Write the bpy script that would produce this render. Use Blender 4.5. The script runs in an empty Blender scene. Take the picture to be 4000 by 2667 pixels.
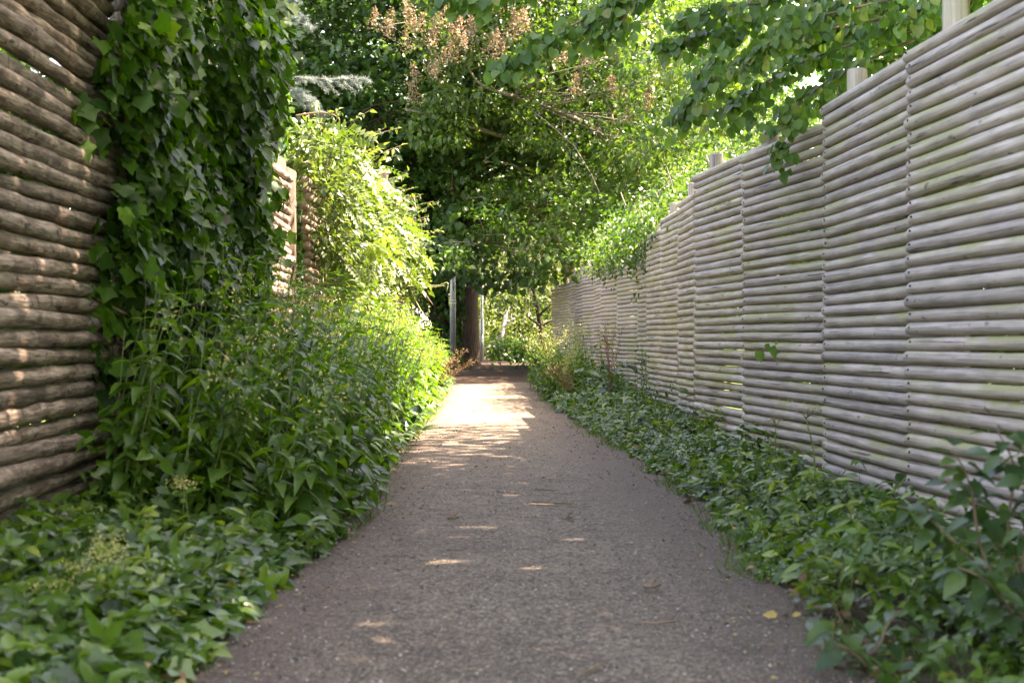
import bpy, math, random
import numpy as np
from mathutils import Vector, Matrix

rng = np.random.default_rng(11)
random.seed(5)
SC = bpy.context.scene
COL = SC.collection

# ------------------------------------------------------------------ camera, world, sun, exposure
CAM_H = 0.95
cam_d = bpy.data.cameras.new("camera")
cam_d.lens = 50.0
cam_d.sensor_width = 36.0
cam_d.shift_x = 0.0238
cam_d.shift_y = -0.0035
cam_d.clip_end = 2000.0
cam_d.dof.use_dof = True
cam_d.dof.focus_distance = 15.0
cam_d.dof.aperture_fstop = 4.0
cam = bpy.data.objects.new("camera", cam_d)
cam.location = (0, 0, CAM_H)
cam.rotation_euler = (math.radians(90), 0, 0)
COL.objects.link(cam)
SC.camera = cam

SUN_EL, SUN_ROT = math.radians(54), math.radians(80)
SUN = Vector((math.cos(SUN_EL) * math.sin(SUN_ROT), math.cos(SUN_EL) * math.cos(SUN_ROT), math.sin(SUN_EL)))
W = bpy.data.worlds.new("World")
SC.world = W
W.use_nodes = True
wn = W.node_tree
sky = wn.nodes.new("ShaderNodeTexSky")
sky.sky_type = 'NISHITA'
sky.sun_disc = False
sky.sun_elevation = SUN_EL
sky.sun_rotation = SUN_ROT
sky.dust_density = 2.0
bgn = wn.nodes["Background"]
bgn.inputs["Strength"].default_value = 0.13
wn.links.new(sky.outputs[0], bgn.inputs[0])
sun_d = bpy.data.lights.new("sun", 'SUN')
sun_d.energy = 4.7
sun_d.angle = math.radians(0.53)
sun_d.color = (1.0, 0.975, 0.945)
sun = bpy.data.objects.new("sun", sun_d)
sun.rotation_euler = SUN.to_track_quat('Z', 'Y').to_euler()
sun.location = (20, 5, 30)
COL.objects.link(sun)
SC.view_settings.view_transform = 'Standard'
SC.view_settings.look = 'None'
SC.view_settings.gamma = 1.0
SC.view_settings.use_curve_mapping = False
SC.view_settings.exposure = 3.6
SC.view_settings.use_white_balance = True
SC.view_settings.white_balance_temperature = 8800
SC.view_settings.white_balance_tint = 24
cy = SC.cycles
cy.use_denoising = True
cy.max_bounces = 8
cy.diffuse_bounces = 5
cy.glossy_bounces = 2
cy.transmission_bounces = 5
cy.sample_clamp_indirect = 8.0
cy.caustics_reflective = False
cy.caustics_refractive = False

# ------------------------------------------------------------------ helpers
def P(x, y, d):
    """point seen at photo position x, y (photo 2352 wide) at a distance of d metres"""
    return np.array([(x - 1120) / 3267 * d, d, CAM_H + (775 - y) / 3267 * d])

def sstep(a, b, t):
    t = np.clip((np.asarray(t, float) - a) / (b - a), 0, 1)
    return t * t * (3 - 2 * t)

def wob(x, y, s=0.0):
    return (np.sin(x * 1.7 + y * 0.9 + s) + np.sin(x * 0.63 - y * 1.31 + 2.1 * s + 1) + np.sin(x * 2.9 + y * 2.3 - s)) / 3

_GY = np.array([-500, 0, 14, 20, 26, 34, 40, 50, 1000.0])
_GZ = np.array([0, 0, 0, .03, .10, .22, .30, .33, .33])
def gz(x, y):
    x = np.asarray(x, float); y = np.asarray(y, float)
    b = (np.interp(y - 1.5, _GY, _GZ) + np.interp(y, _GY, _GZ) + np.interp(y + 1.5, _GY, _GZ)) / 3
    v = 0.05 * sstep(1.25, 1.9, x) + 0.05 * sstep(0.95, 1.7, -x)
    return b + v

class Geo:
    def __init__(self):
        self.V = []; self.L = []; self.S = []; self.T = []; self.n = 0
    def add(self, V, F, t=0.5):
        V = np.asarray(V, float)
        self.V.append(V)
        if isinstance(F, np.ndarray):
            self.L.append((F + self.n).ravel()); self.S.append(np.full(len(F), F.shape[1])); nf = len(F)
        else:
            self.L.append(np.fromiter((i for f in F for i in f), int) + self.n)
            self.S.append(np.array([len(f) for f in F])); nf = len(F)
        self.T.append(np.full(nf, t) if np.isscalar(t) else np.asarray(t))
        self.n += len(V)
        return self
    def scatter(self, tpl, M, Pos, tint):
        TV, TF = tpl
        N = len(Pos)
        if N == 0: return self
        V = np.einsum('nij,vj->nvi', M, TV) + Pos[:, None, :]
        sz = np.array([len(f) for f in TF]); fl = np.fromiter((i for f in TF for i in f), int)
        off = (np.arange(N) * len(TV))[:, None]
        self.V.append(V.reshape(-1, 3))
        self.L.append((fl[None, :] + off + self.n).ravel())
        self.S.append(np.tile(sz, N)); self.T.append(np.repeat(tint, len(TF)))
        self.n += N * len(TV)
        return self
    def mesh(self, name, mat, smooth=False, base=(0, 0, 0)):
        me = bpy.data.meshes.new(name)
        V = np.concatenate(self.V) - np.asarray(base, float)
        L = np.concatenate(self.L).astype(np.int32); S = np.concatenate(self.S).astype(np.int32)
        T = np.concatenate(self.T).astype(np.float32)
        me.vertices.add(len(V)); me.vertices.foreach_set("co", V.astype(np.float32).ravel())
        me.loops.add(len(L)); me.loops.foreach_set("vertex_index", L)
        me.polygons.add(len(S))
        st = np.zeros(len(S), np.int32); st[1:] = np.cumsum(S)[:-1]
        me.polygons.foreach_set("loop_start", st)
        if smooth: me.polygons.foreach_set("use_smooth", np.ones(len(S), bool))
        a = me.attributes.new("tint", 'FLOAT', 'FACE'); a.data.foreach_set("value", T)
        me.update(calc_edges=True)
        me.materials.append(mat)
        return me
    def build(self, name, mat, parent=None, smooth=False, loc=None):
        base = np.array(parent.location) if parent is not None else (np.array(loc) if loc is not None else np.zeros(3))
        me = self.mesh(name, mat, smooth, base)
        o = bpy.data.objects.new(name, me); COL.objects.link(o)
        if parent is not None: o.parent = parent
        elif loc is not None: o.location = loc
        return o

def tag(o, label=None, cat=None, group=None, kind=None):
    if label: o['label'] = label
    if cat: o['category'] = cat
    if group: o['group'] = group
    if kind: o['kind'] = kind
    return o
def thing(name, label, cat, loc, group=None):
    o = bpy.data.objects.new(name, None); o.empty_display_size = 0.1
    o.location = tuple(float(v) for v in loc); COL.objects.link(o)
    return tag(o, label, cat, group)
def inst(name, me, parent, loc, M=None):
    o = bpy.data.objects.new(name, me); COL.objects.link(o)
    l = np.asarray(loc, float)
    if parent is not None:
        o.parent = parent; l = l - np.array(parent.location)
    m = Matrix.Identity(4)
    if M is not None:
        for i in range(3):
            for j in range(3): m[i][j] = float(M[i][j])
    m.translation = Vector(tuple(l))
    o.matrix_basis = m
    return o

def unit(v):
    return v / np.maximum(np.linalg.norm(v, axis=-1, keepdims=True), 1e-9)
def frames(D, N0, scale=None):
    """columns: side, along the leaf, leaf normal"""
    D = unit(D); S = unit(np.cross(D, N0)); N = np.cross(S, D)
    M = np.stack([S, D, N], axis=-1)
    if scale is not None: M = M * np.asarray(scale)[:, None, None]
    return M
def rdir(n):
    return unit(rng.normal(size=(n, 3)))

def tube(pts, rad, sides=6, cap=True, bump=0.0):
    pts = np.asarray(pts, float); n = len(pts)
    rad = np.full(n, rad) if np.isscalar(rad) else np.asarray(rad, float)
    T = np.gradient(pts, axis=0); T = unit(T)
    ref = np.array([0, 0, 1.0]) if abs(T[0][2]) < 0.8 else np.array([1.0, 0, 0])
    V = []
    for i in range(n):
        a = unit(np.cross(T[i], ref)); b = np.cross(a, T[i])
        th = np.arange(sides) * 2 * math.pi / sides
        r = rad[i] * (1 + bump * rng.normal(size=sides))
        V.append(pts[i] + np.outer(np.cos(th) * r, a) + np.outer(np.sin(th) * r, b))
    V = np.concatenate(V)
    F = []
    for i in range(n - 1):
        for k in range(sides):
            k2 = (k + 1) % sides
            F.append((i * sides + k, i * sides + k2, (i + 1) * sides + k2, (i + 1) * sides + k))
    if cap:
        F.append(tuple(range(sides))[::-1]); F.append(tuple(range((n - 1) * sides, n * sides)))
    return V, F
def spline(cps, n):
    """Catmull-Rom through the control points"""
    c = np.asarray(cps, float); k = len(c)
    if k == 2: return c[0] + (c[1] - c[0]) * np.linspace(0, 1, n)[:, None]
    c = np.vstack([2 * c[0] - c[1], c, 2 * c[-1] - c[-2]])
    out = []
    for u in np.linspace(0, k - 1 - 1e-6, n):
        i = int(u); t = u - i; p0, p1, p2, p3 = c[i:i + 4]
        out.append(.5 * (2 * p1 + (p2 - p0) * t + (2 * p0 - 5 * p1 + 4 * p2 - p3) * t * t + (3 * p1 - p0 - 3 * p2 + p3) * t ** 3))
    return np.array(out)
def box(c, s, rotz=0.0):
    x, y, z = [v / 2 for v in s]
    V = np.array([[a * x, b * y, e * z] for e in (-1, 1) for a, b in ((-1, -1), (1, -1), (1, 1), (-1, 1))])
    ca, sa = math.cos(rotz), math.sin(rotz)
    V = V @ np.array([[ca, sa, 0], [-sa, ca, 0], [0, 0, 1]]) + np.asarray(c, float)
    return V, [(3, 2, 1, 0), (4, 5, 6, 7), (0, 1, 5, 4), (1, 2, 6, 5), (2, 3, 7, 6), (3, 0, 4, 7)]

# ------------------------------------------------------------------ leaf shapes (unit length, along +y, normal +z)
def leaf_profile(prof, fold=.25, droop=.2):
    V = []; idx = []
    for t, h in prof:
        z = -droop * t * t
        if h <= 0:
            V.append((0, t, z)); idx.append((len(V) - 1,))
        else:
            V += [(-h, t, z + fold * h), (0, t, z), (h, t, z + fold * h)]
            idx.append((len(V) - 3, len(V) - 2, len(V) - 1))
    F = []
    for a, b in zip(idx[:-1], idx[1:]):
        if len(a) == 1: F += [(a[0], b[1], b[0]), (a[0], b[2], b[1])]
        elif len(b) == 1: F += [(a[0], a[1], b[0]), (a[1], a[2], b[0])]
        else: F += [(a[0], a[1], b[1], b[0]), (a[1], a[2], b[2], b[1])]
    return np.array(V, float), F
def leaf_outline(half, cy=.42, cz=-.05, edge=.12, droop=.15):
    """fan of triangles from a sunk middle to a lobed rim"""
    pts = [(0, half[0][1])] + [(x, y) for x, y in half[1:-1]] + [(0, half[-1][1])] + [(-x, y) for x, y in half[-2:0:-1]]
    V = [(x, y, edge * abs(x) - droop * max(y, 0) ** 2) for x, y in pts] + [(0, cy, cz - droop * cy * cy)]
    n = len(pts); c = n
    return np.array(V, float), [(c, i, (i + 1) % n) for i in range(n)]
OVATE = leaf_profile([(0, 0), (.3, .27), (.65, .22), (1, 0)], .3, .25)
SMALL = leaf_profile([(0, 0), (.45, .26), (1, 0)], .35, .2)
LANCE = leaf_profile([(0, 0), (.3, .15), (.65, .12), (1, 0)], .3, .35)
NETTLE = leaf_profile([(0, 0), (.1, .18), (.3, .24), (.6, .16), (1, 0)], .3, .5)
BLADE = leaf_profile([(0, .02), (.5, .018), (1, 0)], .5, .5)
def serrated(n=11):
    half = [(0, 0)]
    for i in range(n):
        t = i / n
        w = .27 * ((t + .03) / .3) ** .5 if t < .27 else .27 * ((1 - t) / .73) ** .9
        half += [(w, t * .97 - .03), (w * .86 + .005, t * .97 + .03)]
    half.append((0, 1))
    return leaf_outline(half, .4, -.08, .3, .55)
TOOTHED = serrated()
IVY = leaf_outline([(0, .05), (.2, -.09), (.48, .02), (.46, .24), (.6, .5), (.34, .6), (0, 1)], .35, -.07, .16, .2)
HEART = leaf_outline([(0, 0), (.24, -.07), (.45, .12), (.48, .42), (.3, .76), (0, 1)], .42, -.06, .2, .2)
OAK = leaf_outline([(0, 0), (.2, .15), (.13, .27), (.37, .42), (.17, .53), (.33, .74), (.1, .76), (0, 1)], .45, -.03, .15, .15)
def compound(n, leaflet, size, spread=70, length=1.0):
    V = []; F = []; c = 0
    tv, tf = leaflet
    def put(pos, ang, s):
        nonlocal c
        ca, sa = math.cos(ang), math.sin(ang)
        R = np.array([[ca, sa, 0], [-sa, ca, 0], [0, 0, 1.0]])
        v = (tv * s) @ R + pos
        V.append(v); F.extend([tuple(i + c for i in f) for f in tf]); c += len(v)
    for i in range(n):
        t = .2 + .75 * i / n
        z = -.25 * t * t
        for sg in (-1, 1):
            put(np.array([0, t * length, z]), sg * math.radians(spread), size * (1 - .3 * t))
    put(np.array([0, .95 * length, -.24]), 0, size)
    return np.concatenate(V), F
PINNATE = compound(5, SMALL, .36)
TREFOIL = (lambda: (np.concatenate([OVATE[0] * .62 @ np.array([[math.cos(a), math.sin(a), 0], [-math.sin(a), math.cos(a), 0], [0, 0, 1]]) + np.array([0, .3, 0]) for a in (-1.35, 0, 1.35)]),
                    [tuple(i + k * len(OVATE[0]) for i in f) for k in range(3) for f in OVATE[1]]))()

# ------------------------------------------------------------------ materials
def newmat(name):
    m = bpy.data.materials.new(name); m.use_nodes = True
    nt = m.node_tree; nt.nodes.clear()
    out = nt.nodes.new("ShaderNodeOutputMaterial")
    return m, nt, out
def nd(nt, t, **kw):
    n = nt.nodes.new(t)
    for k, v in kw.items(): setattr(n, k, v)
    return n
def ramp(nt, src, stops):
    r = nd(nt, "ShaderNodeValToRGB")
    el = r.color_ramp.elements
    while len(el) < len(stops): el.new(0.5)
    for e, (p, c) in zip(el, stops):
        e.position = p; e.color = (*c, 1)
    nt.links.new(src, r.inputs[0])
    return r.outputs[0]
def math_(nt, op, a, b=None):
    n = nd(nt, "ShaderNodeMath", operation=op)
    for i, v in enumerate((a, b)):
        if v is None: continue
        if isinstance(v, (int, float)): n.inputs[i].default_value = v
        else: nt.links.new(v, n.inputs[i])
    return n.outputs[0]
def mixc(nt, fac, a, b, blend='MIX'):
    n = nd(nt, "ShaderNodeMix", data_type='RGBA', blend_type=blend)
    for k, v in ((0, fac), (6, a), (7, b)):
        if isinstance(v, (int, float)): n.inputs[k].default_value = v
        elif isinstance(v, tuple): n.inputs[k].default_value = (*v, 1)
        else: nt.links.new(v, n.inputs[k])
    return n.outputs[2]
def noise(nt, vec, scale, detail=3, rough=.55):
    n = nd(nt, "ShaderNodeTexNoise"); n.inputs["Scale"].default_value = scale
    n.inputs["Detail"].default_value = detail; n.inputs["Roughness"].default_value = rough
    if vec is not None: nt.links.new(vec, n.inputs["Vector"])
    return n.outputs["Fac"]

def leafmat(name, stops, rough=.5, transl=.38, tcol=(1.25, 1.5, .5), spec=.4, single=False):
    m, nt, out = newmat(name)
    if single:
        src = nd(nt, "ShaderNodeObjectInfo").outputs["Random"]
    else:
        a = nd(nt, "ShaderNodeAttribute", attribute_name="tint"); src = a.outputs["Fac"]
    c = ramp(nt, src, stops)
    geo = nd(nt, "ShaderNodeNewGeometry")
    nz = noise(nt, geo.outputs["Position"], 35, 2)
    c = mixc(nt, .35, c, ramp(nt, nz, [(.3, (.45, .5, .4)), (.7, (1.25, 1.2, 1.0))]), 'MULTIPLY')
    p = nd(nt, "ShaderNodeBsdfPrincipled")
    p.inputs["Roughness"].default_value = rough
    p.inputs["Specular IOR Level"].default_value = spec
    nt.links.new(c, p.inputs["Base Color"])
    t = nd(nt, "ShaderNodeBsdfTranslucent")
    nt.links.new(mixc(nt, 1.0, c, tcol, 'MULTIPLY'), t.inputs["Color"])
    mx = nd(nt, "ShaderNodeMixShader"); mx.inputs[0].default_value = transl
    nt.links.new(p.outputs[0], mx.inputs[1]); nt.links.new(t.outputs[0], mx.inputs[2])
    nt.links.new(mx.outputs[0], out.inputs[0])
    return m
def solid(name, col, rough=.6, metal=0.0, var=.25, scale=12, spec=.4, bump=0.0):
    m, nt, out = newmat(name)
    tc = nd(nt, "ShaderNodeTexCoord")
    n = noise(nt, tc.outputs["Object"], scale, 4)
    lo = tuple(v * (1 - var) for v in col); hi = tuple(min(1, v * (1 + var)) for v in col)
    c = ramp(nt, n, [(.3, lo), (.7, hi)])
    p = nd(nt, "ShaderNodeBsdfPrincipled")
    p.inputs["Roughness"].default_value = rough; p.inputs["Metallic"].default_value = metal
    p.inputs["Specular IOR Level"].default_value = spec
    nt.links.new(c, p.inputs["Base Color"])
    if bump:
        b = nd(nt, "ShaderNodeBump"); b.inputs["Strength"].default_value = bump; b.inputs["Distance"].default_value = .01
        nt.links.new(n, b.inputs["Height"]); nt.links.new(b.outputs[0], p.inputs["Normal"])
    nt.links.new(p.outputs[0], out.inputs[0])
    return m

def log_material(name, peeled, upright=False):
    """weathered round timber, grain along local x; peeled: smooth grey poles, else rough bark"""
    m, nt, out = newmat(name)
    tc = nd(nt, "ShaderNodeTexCoord"); oi = nd(nt, "ShaderNodeObjectInfo")
    at = nd(nt, "ShaderNodeAttribute", attribute_name="tint")
    rnd = math_(nt, 'FRACT', math_(nt, 'ADD', oi.outputs["Random"], at.outputs["Fac"]))
    comb = nd(nt, "ShaderNodeCombineXYZ")
    nt.links.new(math_(nt, 'MULTIPLY', rnd, 37.0), comb.inputs[0]); nt.links.new(math_(nt, 'MULTIPLY', rnd, 91.0), comb.inputs[1])
    add = nd(nt, "ShaderNodeVectorMath", operation='ADD')
    nt.links.new(tc.outputs["Object"], add.inputs[0]); nt.links.new(comb.outputs[0], add.inputs[1])
    def stretched(sx, sy, detail=4, sc=1.0):
        mp = nd(nt, "ShaderNodeMapping"); mp.inputs["Scale"].default_value = (sy, sy, sx) if upright else (sx, sy, sy)
        nt.links.new(add.outputs[0], mp.inputs[0])
        return noise(nt, mp.outputs[0], sc, detail, .6)
    grain = stretched(2.5, 75); blot = stretched(4, 9, 3); crack = stretched(1.3, 42, 3); knot = stretched(9, 20, 2)
    if peeled:
        c = ramp(nt, grain, [(.3, (.25, .218, .195)), (.5, (.44, .39, .345)), (.7, (.565, .505, .45))])
        tone = ramp(nt, rnd, [(0, (.7, .68, .67)), (.3, (1, .98, .97)), (.55, (.84, .80, .77)), (.8, (1.12, 1.08, 1.05)), (1, (.92, .9, .82))])
        c = mixc(nt, 1.0, c, tone, 'MULTIPLY')
        c = mixc(nt, .55, c, ramp(nt, blot, [(.3, (.6, .58, .57)), (.55, (1, 1, 1)), (.75, (1.15, 1.12, 1.08))]), 'MULTIPLY')
        geo = nd(nt, "ShaderNodeNewGeometry")
        wn_ = noise(nt, geo.outputs["Position"], 2.2, 4)
        g = math_(nt, 'MULTIPLY', ramp(nt, wn_, [(.42, (0, 0, 0)), (.6, (1, 1, 1))]), .8)
        sep = nd(nt, "ShaderNodeSeparateXYZ"); nt.links.new(geo.outputs["Normal"], sep.inputs[0])
        g = math_(nt, 'MULTIPLY', g, ramp(nt, sep.outputs[2], [(.0, (.15, .15, .15)), (.6, (1, 1, 1))]))
        g = math_(nt, 'MULTIPLY', g, ramp(nt, rnd, [(.2, (.25, .25, .25)), (.75, (1.5, 1.5, 1.5))]))
        c = mixc(nt, g, c, (.30, .30, .14))
        ck = ramp(nt, crack, [(.33, (1, 1, 1)), (.355, (0, 0, 0))])
        c = mixc(nt, math_(nt, 'MULTIPLY', ramp(nt, knot, [(.27, (1, 1, 1)), (.32, (0, 0, 0))]), .7), c, (.09, .07, .055))
        c = mixc(nt, math_(nt, 'MULTIPLY', ck, .85), c, (.05, .042, .036))
        rough, bs, h = .75, .35, math_(nt, 'SUBTRACT', grain, math_(nt, 'MULTIPLY', ck, 1.2))
    else:
        bark = stretched(7, 60, 6)
        c = ramp(nt, bark, [(.3, (.09, .067, .048)), (.44, (.21, .172, .132)), (.58, (.32, .272, .215)), (.74, (.43, .38, .31))])
        peel = ramp(nt, stretched(5, 14, 6), [(.5, (0, 0, 0)), (.55, (1, 1, 1))])
        c = mixc(nt, math_(nt, 'MULTIPLY', peel, .6), c, (.085, .06, .043))
        c = mixc(nt, math_(nt, 'MULTIPLY', ramp(nt, knot, [(.3, (1, 1, 1)), (.35, (0, 0, 0))]), .85), c, (.03, .022, .017))
        rings = stretched(45, 7, 4)
        dk = ramp(nt, rings, [(.33, (1, 1, 1)), (.37, (0, 0, 0))])
        c = mixc(nt, math_(nt, 'MULTIPLY', dk, .75), c, (.045, .033, .025))
        c = mixc(nt, 1.0, c, ramp(nt, rnd, [(0, (.7, .68, .66)), (1, (1.15, 1.1, 1.05))]), 'MULTIPLY')
        rough, bs, h = .9, 1.0, math_(nt, 'SUBTRACT', bark, math_(nt, 'MULTIPLY', dk, .5))
    p = nd(nt, "ShaderNodeBsdfPrincipled"); p.inputs["Roughness"].default_value = rough
    p.inputs["Specular IOR Level"].default_value = .25
    nt.links.new(c, p.inputs["Base Color"])
    b = nd(nt, "ShaderNodeBump"); b.inputs["Strength"].default_value = bs; b.inputs["Distance"].default_value = .006 if peeled else .012
    nt.links.new(h, b.inputs["Height"]); nt.links.new(b.outputs[0], p.inputs["Normal"])
    nt.links.new(p.outputs[0], out.inputs[0])
    return m

def bark_material(name, dark, light, sc=(6, 6, 1.2)):
    m, nt, out = newmat(name)
    tc = nd(nt, "ShaderNodeTexCoord")
    mp = nd(nt, "ShaderNodeMapping"); mp.inputs["Scale"].default_value = sc
    nt.links.new(tc.outputs["Object"], mp.inputs[0])
    n = noise(nt, mp.outputs[0], 4, 6, .65)
    c = ramp(nt, n, [(.3, dark), (.68, light)])
    p = nd(nt, "ShaderNodeBsdfPrincipled"); p.inputs["Roughness"].default_value = .9
    p.inputs["Specular IOR Level"].default_value = .2
    nt.links.new(c, p.inputs["Base Color"])
    b = nd(nt, "ShaderNodeBump"); b.inputs["Strength"].default_value = .9; b.inputs["Distance"].default_value = .03
    nt.links.new(n, b.inputs["Height"]); nt.links.new(b.outputs[0], p.inputs["Normal"])
    nt.links.new(p.outputs[0], out.inputs[0])
    return m

def path_material():
    m, nt, out = newmat("trodden_gravel")
    geo = nd(nt, "ShaderNodeNewGeometry"); pos = geo.outputs["Position"]
    fine = noise(nt, pos, 85, 5, .75); mid = noise(nt, pos, 9, 5, .65); big = noise(nt, pos, 1.3, 3)
    vor = nd(nt, "ShaderNodeTexVoronoi"); vor.inputs["Scale"].default_value = 110
    nt.links.new(pos, vor.inputs["Vector"])
    c = ramp(nt, fine, [(.36, (.028, .023, .017)), (.5, (.120, .097, .068)), (.62, (.28, .23, .168))])
    sp = nd(nt, "ShaderNodeSeparateColor"); nt.links.new(vor.outputs["Color"], sp.inputs[0])
    c = mixc(nt, .6, c, ramp(nt, sp.outputs[0], [(0, (.45, .42, .4)), (.5, (1, 1, 1)), (.93, (1.2, 1.15, 1.1)), (1, (1.9, 1.85, 1.8))]), 'MULTIPLY')
    grit = noise(nt, pos, 32, 4, .7)
    c = mixc(nt, .75, c, ramp(nt, grit, [(.36, (.45, .42, .39)), (.5, (1, 1, 1)), (.66, (1.35, 1.3, 1.25))]), 'MULTIPLY')
    c = mixc(nt, .8, c, ramp(nt, mid, [(.3, (.5, .46, .43)), (.5, (1, 1, 1)), (.7, (1.25, 1.2, 1.16))]), 'MULTIPLY')
    c = mixc(nt, .7, c, ramp(nt, big, [(.35, (.72, .68, .66)), (.6, (1.05, 1.04, 1.03))]), 'MULTIPLY')
    # darker earth along both edges
    sx = nd(nt, "ShaderNodeSeparateXYZ"); nt.links.new(pos, sx.inputs[0])
    off = math_(nt, 'ABSOLUTE', math_(nt, 'SUBTRACT', sx.outputs[0], .12))
    e = math_(nt, 'ADD', math_(nt, 'ADD', off, math_(nt, 'MULTIPLY', math_(nt, 'SUBTRACT', mid, .5), .8)), math_(nt, 'MULTIPLY', math_(nt, 'SUBTRACT', big, .5), 1.1))
    ef = ramp(nt, e, [(.48, (0, 0, 0)), (.86, (1, 1, 1))])
    c = mixc(nt, math_(nt, 'MULTIPLY', ef, .85), c, mixc(nt, 1.0, (.075, .054, .039), ramp(nt, fine, [(.38, (.5, .5, .5)), (.62, (1.7, 1.7, 1.7))]), 'MULTIPLY'))
    p = nd(nt, "ShaderNodeBsdfPrincipled"); p.inputs["Roughness"].default_value = .85
    p.inputs["Specular IOR Level"].default_value = .3
    nt.links.new(c, p.inputs["Base Color"])
    b = nd(nt, "ShaderNodeBump"); b.inputs["Strength"].default_value = .8; b.inputs["Distance"].default_value = .008
    hh = math_(nt, 'ADD', math_(nt, 'MULTIPLY', fine, .5), math_(nt, 'ADD', math_(nt, 'MULTIPLY', vor.outputs["Distance"], -.3), math_(nt, 'MULTIPLY', mid, 1.5)))
    nt.links.new(hh, b.inputs["Height"]); nt.links.new(b.outputs[0], p.inputs["Normal"])
    nt.links.new(p.outputs[0], out.inputs[0])
    return m
def soil_material():
    m, nt, out = newmat("dark_soil")
    geo = nd(nt, "ShaderNodeNewGeometry"); pos = geo.outputs["Position"]
    n = noise(nt, pos, 14, 6, .7); n2 = noise(nt, pos, .8, 3)
    c = ramp(nt, n, [(.3, (.03, .021, .015)), (.6, (.075, .052, .036)), (.8, (.14, .10, .07))])
    sx = nd(nt, "ShaderNodeSeparateXYZ"); nt.links.new(pos, sx.inputs[0])
    lawn = math_(nt, 'GREATER_THAN', math_(nt, 'ABSOLUTE', math_(nt, 'SUBTRACT', sx.outputs[0], .05)), 2.7)
    gr = ramp(nt, n2, [(.3, (.05, .09, .02)), (.7, (.10, .15, .035))])
    c = mixc(nt, lawn, c, gr)
    p = nd(nt, "ShaderNodeBsdfPrincipled"); p.inputs["Roughness"].default_value = .95
    p.inputs["Specular IOR Level"].default_value = .15
    nt.links.new(c, p.inputs["Base Color"])
    b = nd(nt, "ShaderNodeBump"); b.inputs["Strength"].default_value = .7; b.inputs["Distance"].default_value = .02
    nt.links.new(n, b.inputs["Height"]); nt.links.new(b.outputs[0], p.inputs["Normal"])
    nt.links.new(p.outputs[0], out.inputs[0])
    return m

G1 = [(0, (.02, .055, .012)), (.5, (.045, .10, .018)), (.85, (.075, .14, .025)), (1, (.13, .17, .03))]
IVYC = [(0, (.010, .036, .005)), (.45, (.028, .088, .008)), (.8, (.06, .15, .012)), (1, (.12, .22, .02))]
NETC = [(0, (.026, .075, .012)), (.45, (.06, .14, .018)), (.85, (.10, .19, .026)), (1, (.17, .24, .045))]
CLIC = [(0, (.02, .05, .012)), (.4, (.06, .105, .022)), (.75, (.11, .155, .042)), (.93, (.18, .21, .08)), (1, (.30, .25, .19))]
OAKC = [(0, (.018, .05, .016)), (.6, (.04, .095, .026)), (1, (.075, .13, .035))]
MIDC = [(0, (.022, .058, .015)), (.4, (.05, .10, .024)), (.75, (.09, .145, .04)), (1, (.17, .185, .08))]
KATC = [(0, (.045, .115, .025)), (.5, (.085, .18, .04)), (.85, (.13, .22, .055)), (1, (.22, .24, .07))]
GRDC = [(0, (.018, .05, .014)), (.4, (.042, .10, .018)), (.75, (.085, .17, .02)), (1, (.2, .27, .04))]
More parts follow.
